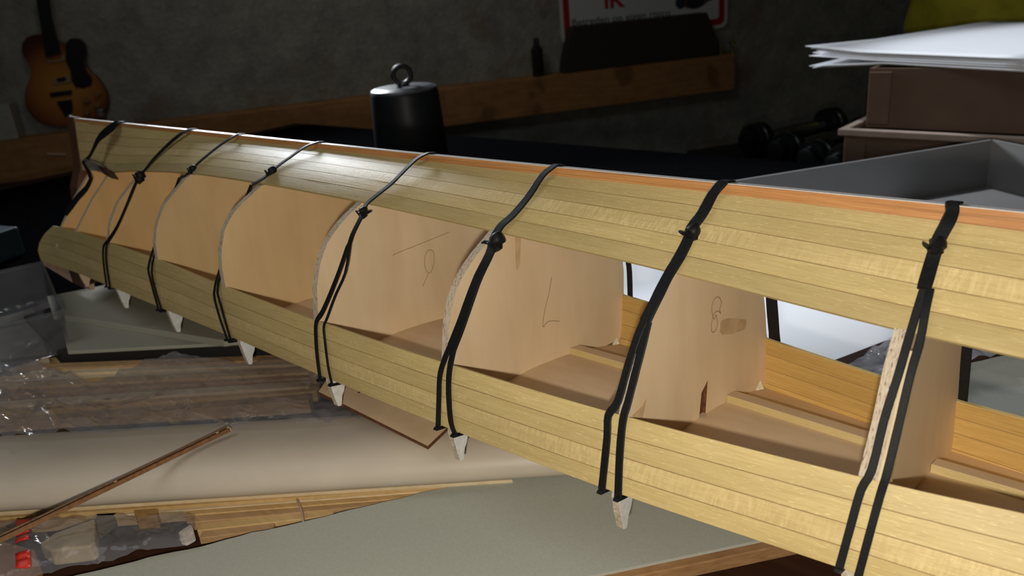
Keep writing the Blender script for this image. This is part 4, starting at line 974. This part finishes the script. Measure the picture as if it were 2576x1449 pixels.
# blurred picture in the corner of the sign
for (u, v, a, b, m) in ((1745, -6, 46, 26, (.20, .12, .08)), (1748, 8, 24, 14, (.02, .02, .03)), (1712, 6, 14, 16, (.03, .035, .07)), (1765, -25, 60, 30, (.10, .07, .06))):
    p0 = onplane(u, v, sl + WN * .0034, WN); k = (p0 - CAM).dot(RF) / FPX; mb = MB(); mb.extr([p0 + sx * (math.cos(q * .3) * a * k) + UP * (math.sin(q * .3) * b * k) for q in range(21)], WN * (.0004 if m[0] > .05 else .0006)); obj('printed_patch', mb, plain('print', m, .6), sg)
# white box on the beam at far left
wbox('white_box', -60, 270, 48, 349, .09, .07, plain('dim_white_box', (.42, .42, .36), .7), 'dim white box on the beam at the left edge', 'box')
# ------------------------------------------------------------------ guitar on the wall
def gp(x, y, o): return onw(x * .276, y * .276, o)
body = [(300, 318), (235, 345), (200, 395), (190, 455), (215, 520), (255, 580), (285, 640), (280, 690), (255, 750), (228, 820), (220, 890), (228, 960), (258, 1025), (310, 1085), (390, 1130), (500, 1155), (620, 1150), (740, 1130), (850, 1095), (930, 1045), (975, 985), (988, 920), (975, 850), (940, 775), (885, 705), (820, 650), (785, 600), (778, 540), (785, 470), (772, 400), (725, 355), (660, 350), (615, 375), (590, 400), (540, 380), (470, 340), (380, 315)]
gt = thing('electric_guitar', gp(600, 1150, .03), 'sunburst electric guitar hanging on the wall at the left', 'guitar')
def burst():
    n = NT('sunburst'); vn = n.add('ShaderNodeVectorMath', operation='LENGTH')
    ctr = gp(590, 800, .03) - wloc(gt); tc = n.add('ShaderNodeTexCoord'); sub = n.add('ShaderNodeVectorMath', operation='SUBTRACT'); sub.inputs[1].default_value = ctr
    n.link(tc.outputs['Object'], sub.inputs[0]); n.link(sub.outputs[0], vn.inputs[0])
    c = n.ramp(n.math('MULTIPLY', vn.outputs['Value'], 4.2), [(.12, (.55, .27, .045)), (.42, (.42, .15, .03)), (.66, (.12, .03, .012)), (.85, (.03, .012, .008))]); return n.set(c, .25, spec=.5)
P = [gp(x, y, .03) for x, y in body]; mb = MB(); mb.extr(P, -WN * .028, 0, 1)
M['gdark'] = plain('dark_lacquer', (.025, .012, .008), .3); M['gblack'] = plain('black_guitar_part', (.008, .009, .012), .35); M['gcream'] = plain('cream_ring', (.35, .24, .15), .5)
obj('guitar_body', mb, [burst(), M['gdark']], gt, bevel=.004)
def gpart(name, pts, o, th, mat, bev=.001): mb = MB(); mb.extr([gp(x, y, o) for x, y in pts], WN * th); return obj(name, mb, mat, gt, bevel=bev)
gpart('pick_guard', [(600, 392), (640, 352), (720, 352), (775, 400), (780, 470), (770, 560), (790, 640), (845, 720), (830, 780), (760, 805), (690, 795), (655, 740), (640, 640), (600, 560)], .0305, .003, M['gblack'])
gpart('neck', [(395, 330), (330, -60), (450, -90), (475, 150), (560, 480), (430, 520)], .031, .014, M['gblack'])
gpart('pickup_ring', [(425, 520), (435, 572), (575, 560), (600, 545), (590, 500), (560, 505), (555, 540), (460, 552)], .0305, .004, M['gcream'])
gpart('pickup_ring', [(480, 720), (500, 775), (650, 750), (640, 690), (600, 700), (600, 740), (520, 752), (515, 715)], .0305, .004, M['gcream'])
gpart('pickup', [(520, 715), (525, 745), (600, 735), (595, 700)], .0305, .006, M['gblack'])
gpart('pickup', [(455, 845), (465, 885), (660, 860), (655, 818)], .0305, .006, M['gblack'])
gpart('tail_piece', [(515, 925), (655, 905), (665, 985), (655, 1060), (600, 1070)], .0305, .005, M['gblack'])
for x, y in ((888, 852), (793, 912), (888, 958), (793, 1020)):
    p = gp(x, y, .031); mb = MB(); mb.lathe(p, WN, [(.011, 0), (.011, .008), (.009, .011), (0, .011)], 20); obj('knob', mb, M['brassy'] if 'brassy' in M else M.setdefault('brassy', plain('amber_knob', (.5, .33, .12), .15, .6)), gt, smooth=True, angle=30)
p = gp(918, 1030, .028); mb = MB(); mb.box(p, WD * .010, UP * .013, WN * .003); obj('jack_plate', mb, M['steel'], gt, bevel=.002)
bpy.context.view_layer.update()
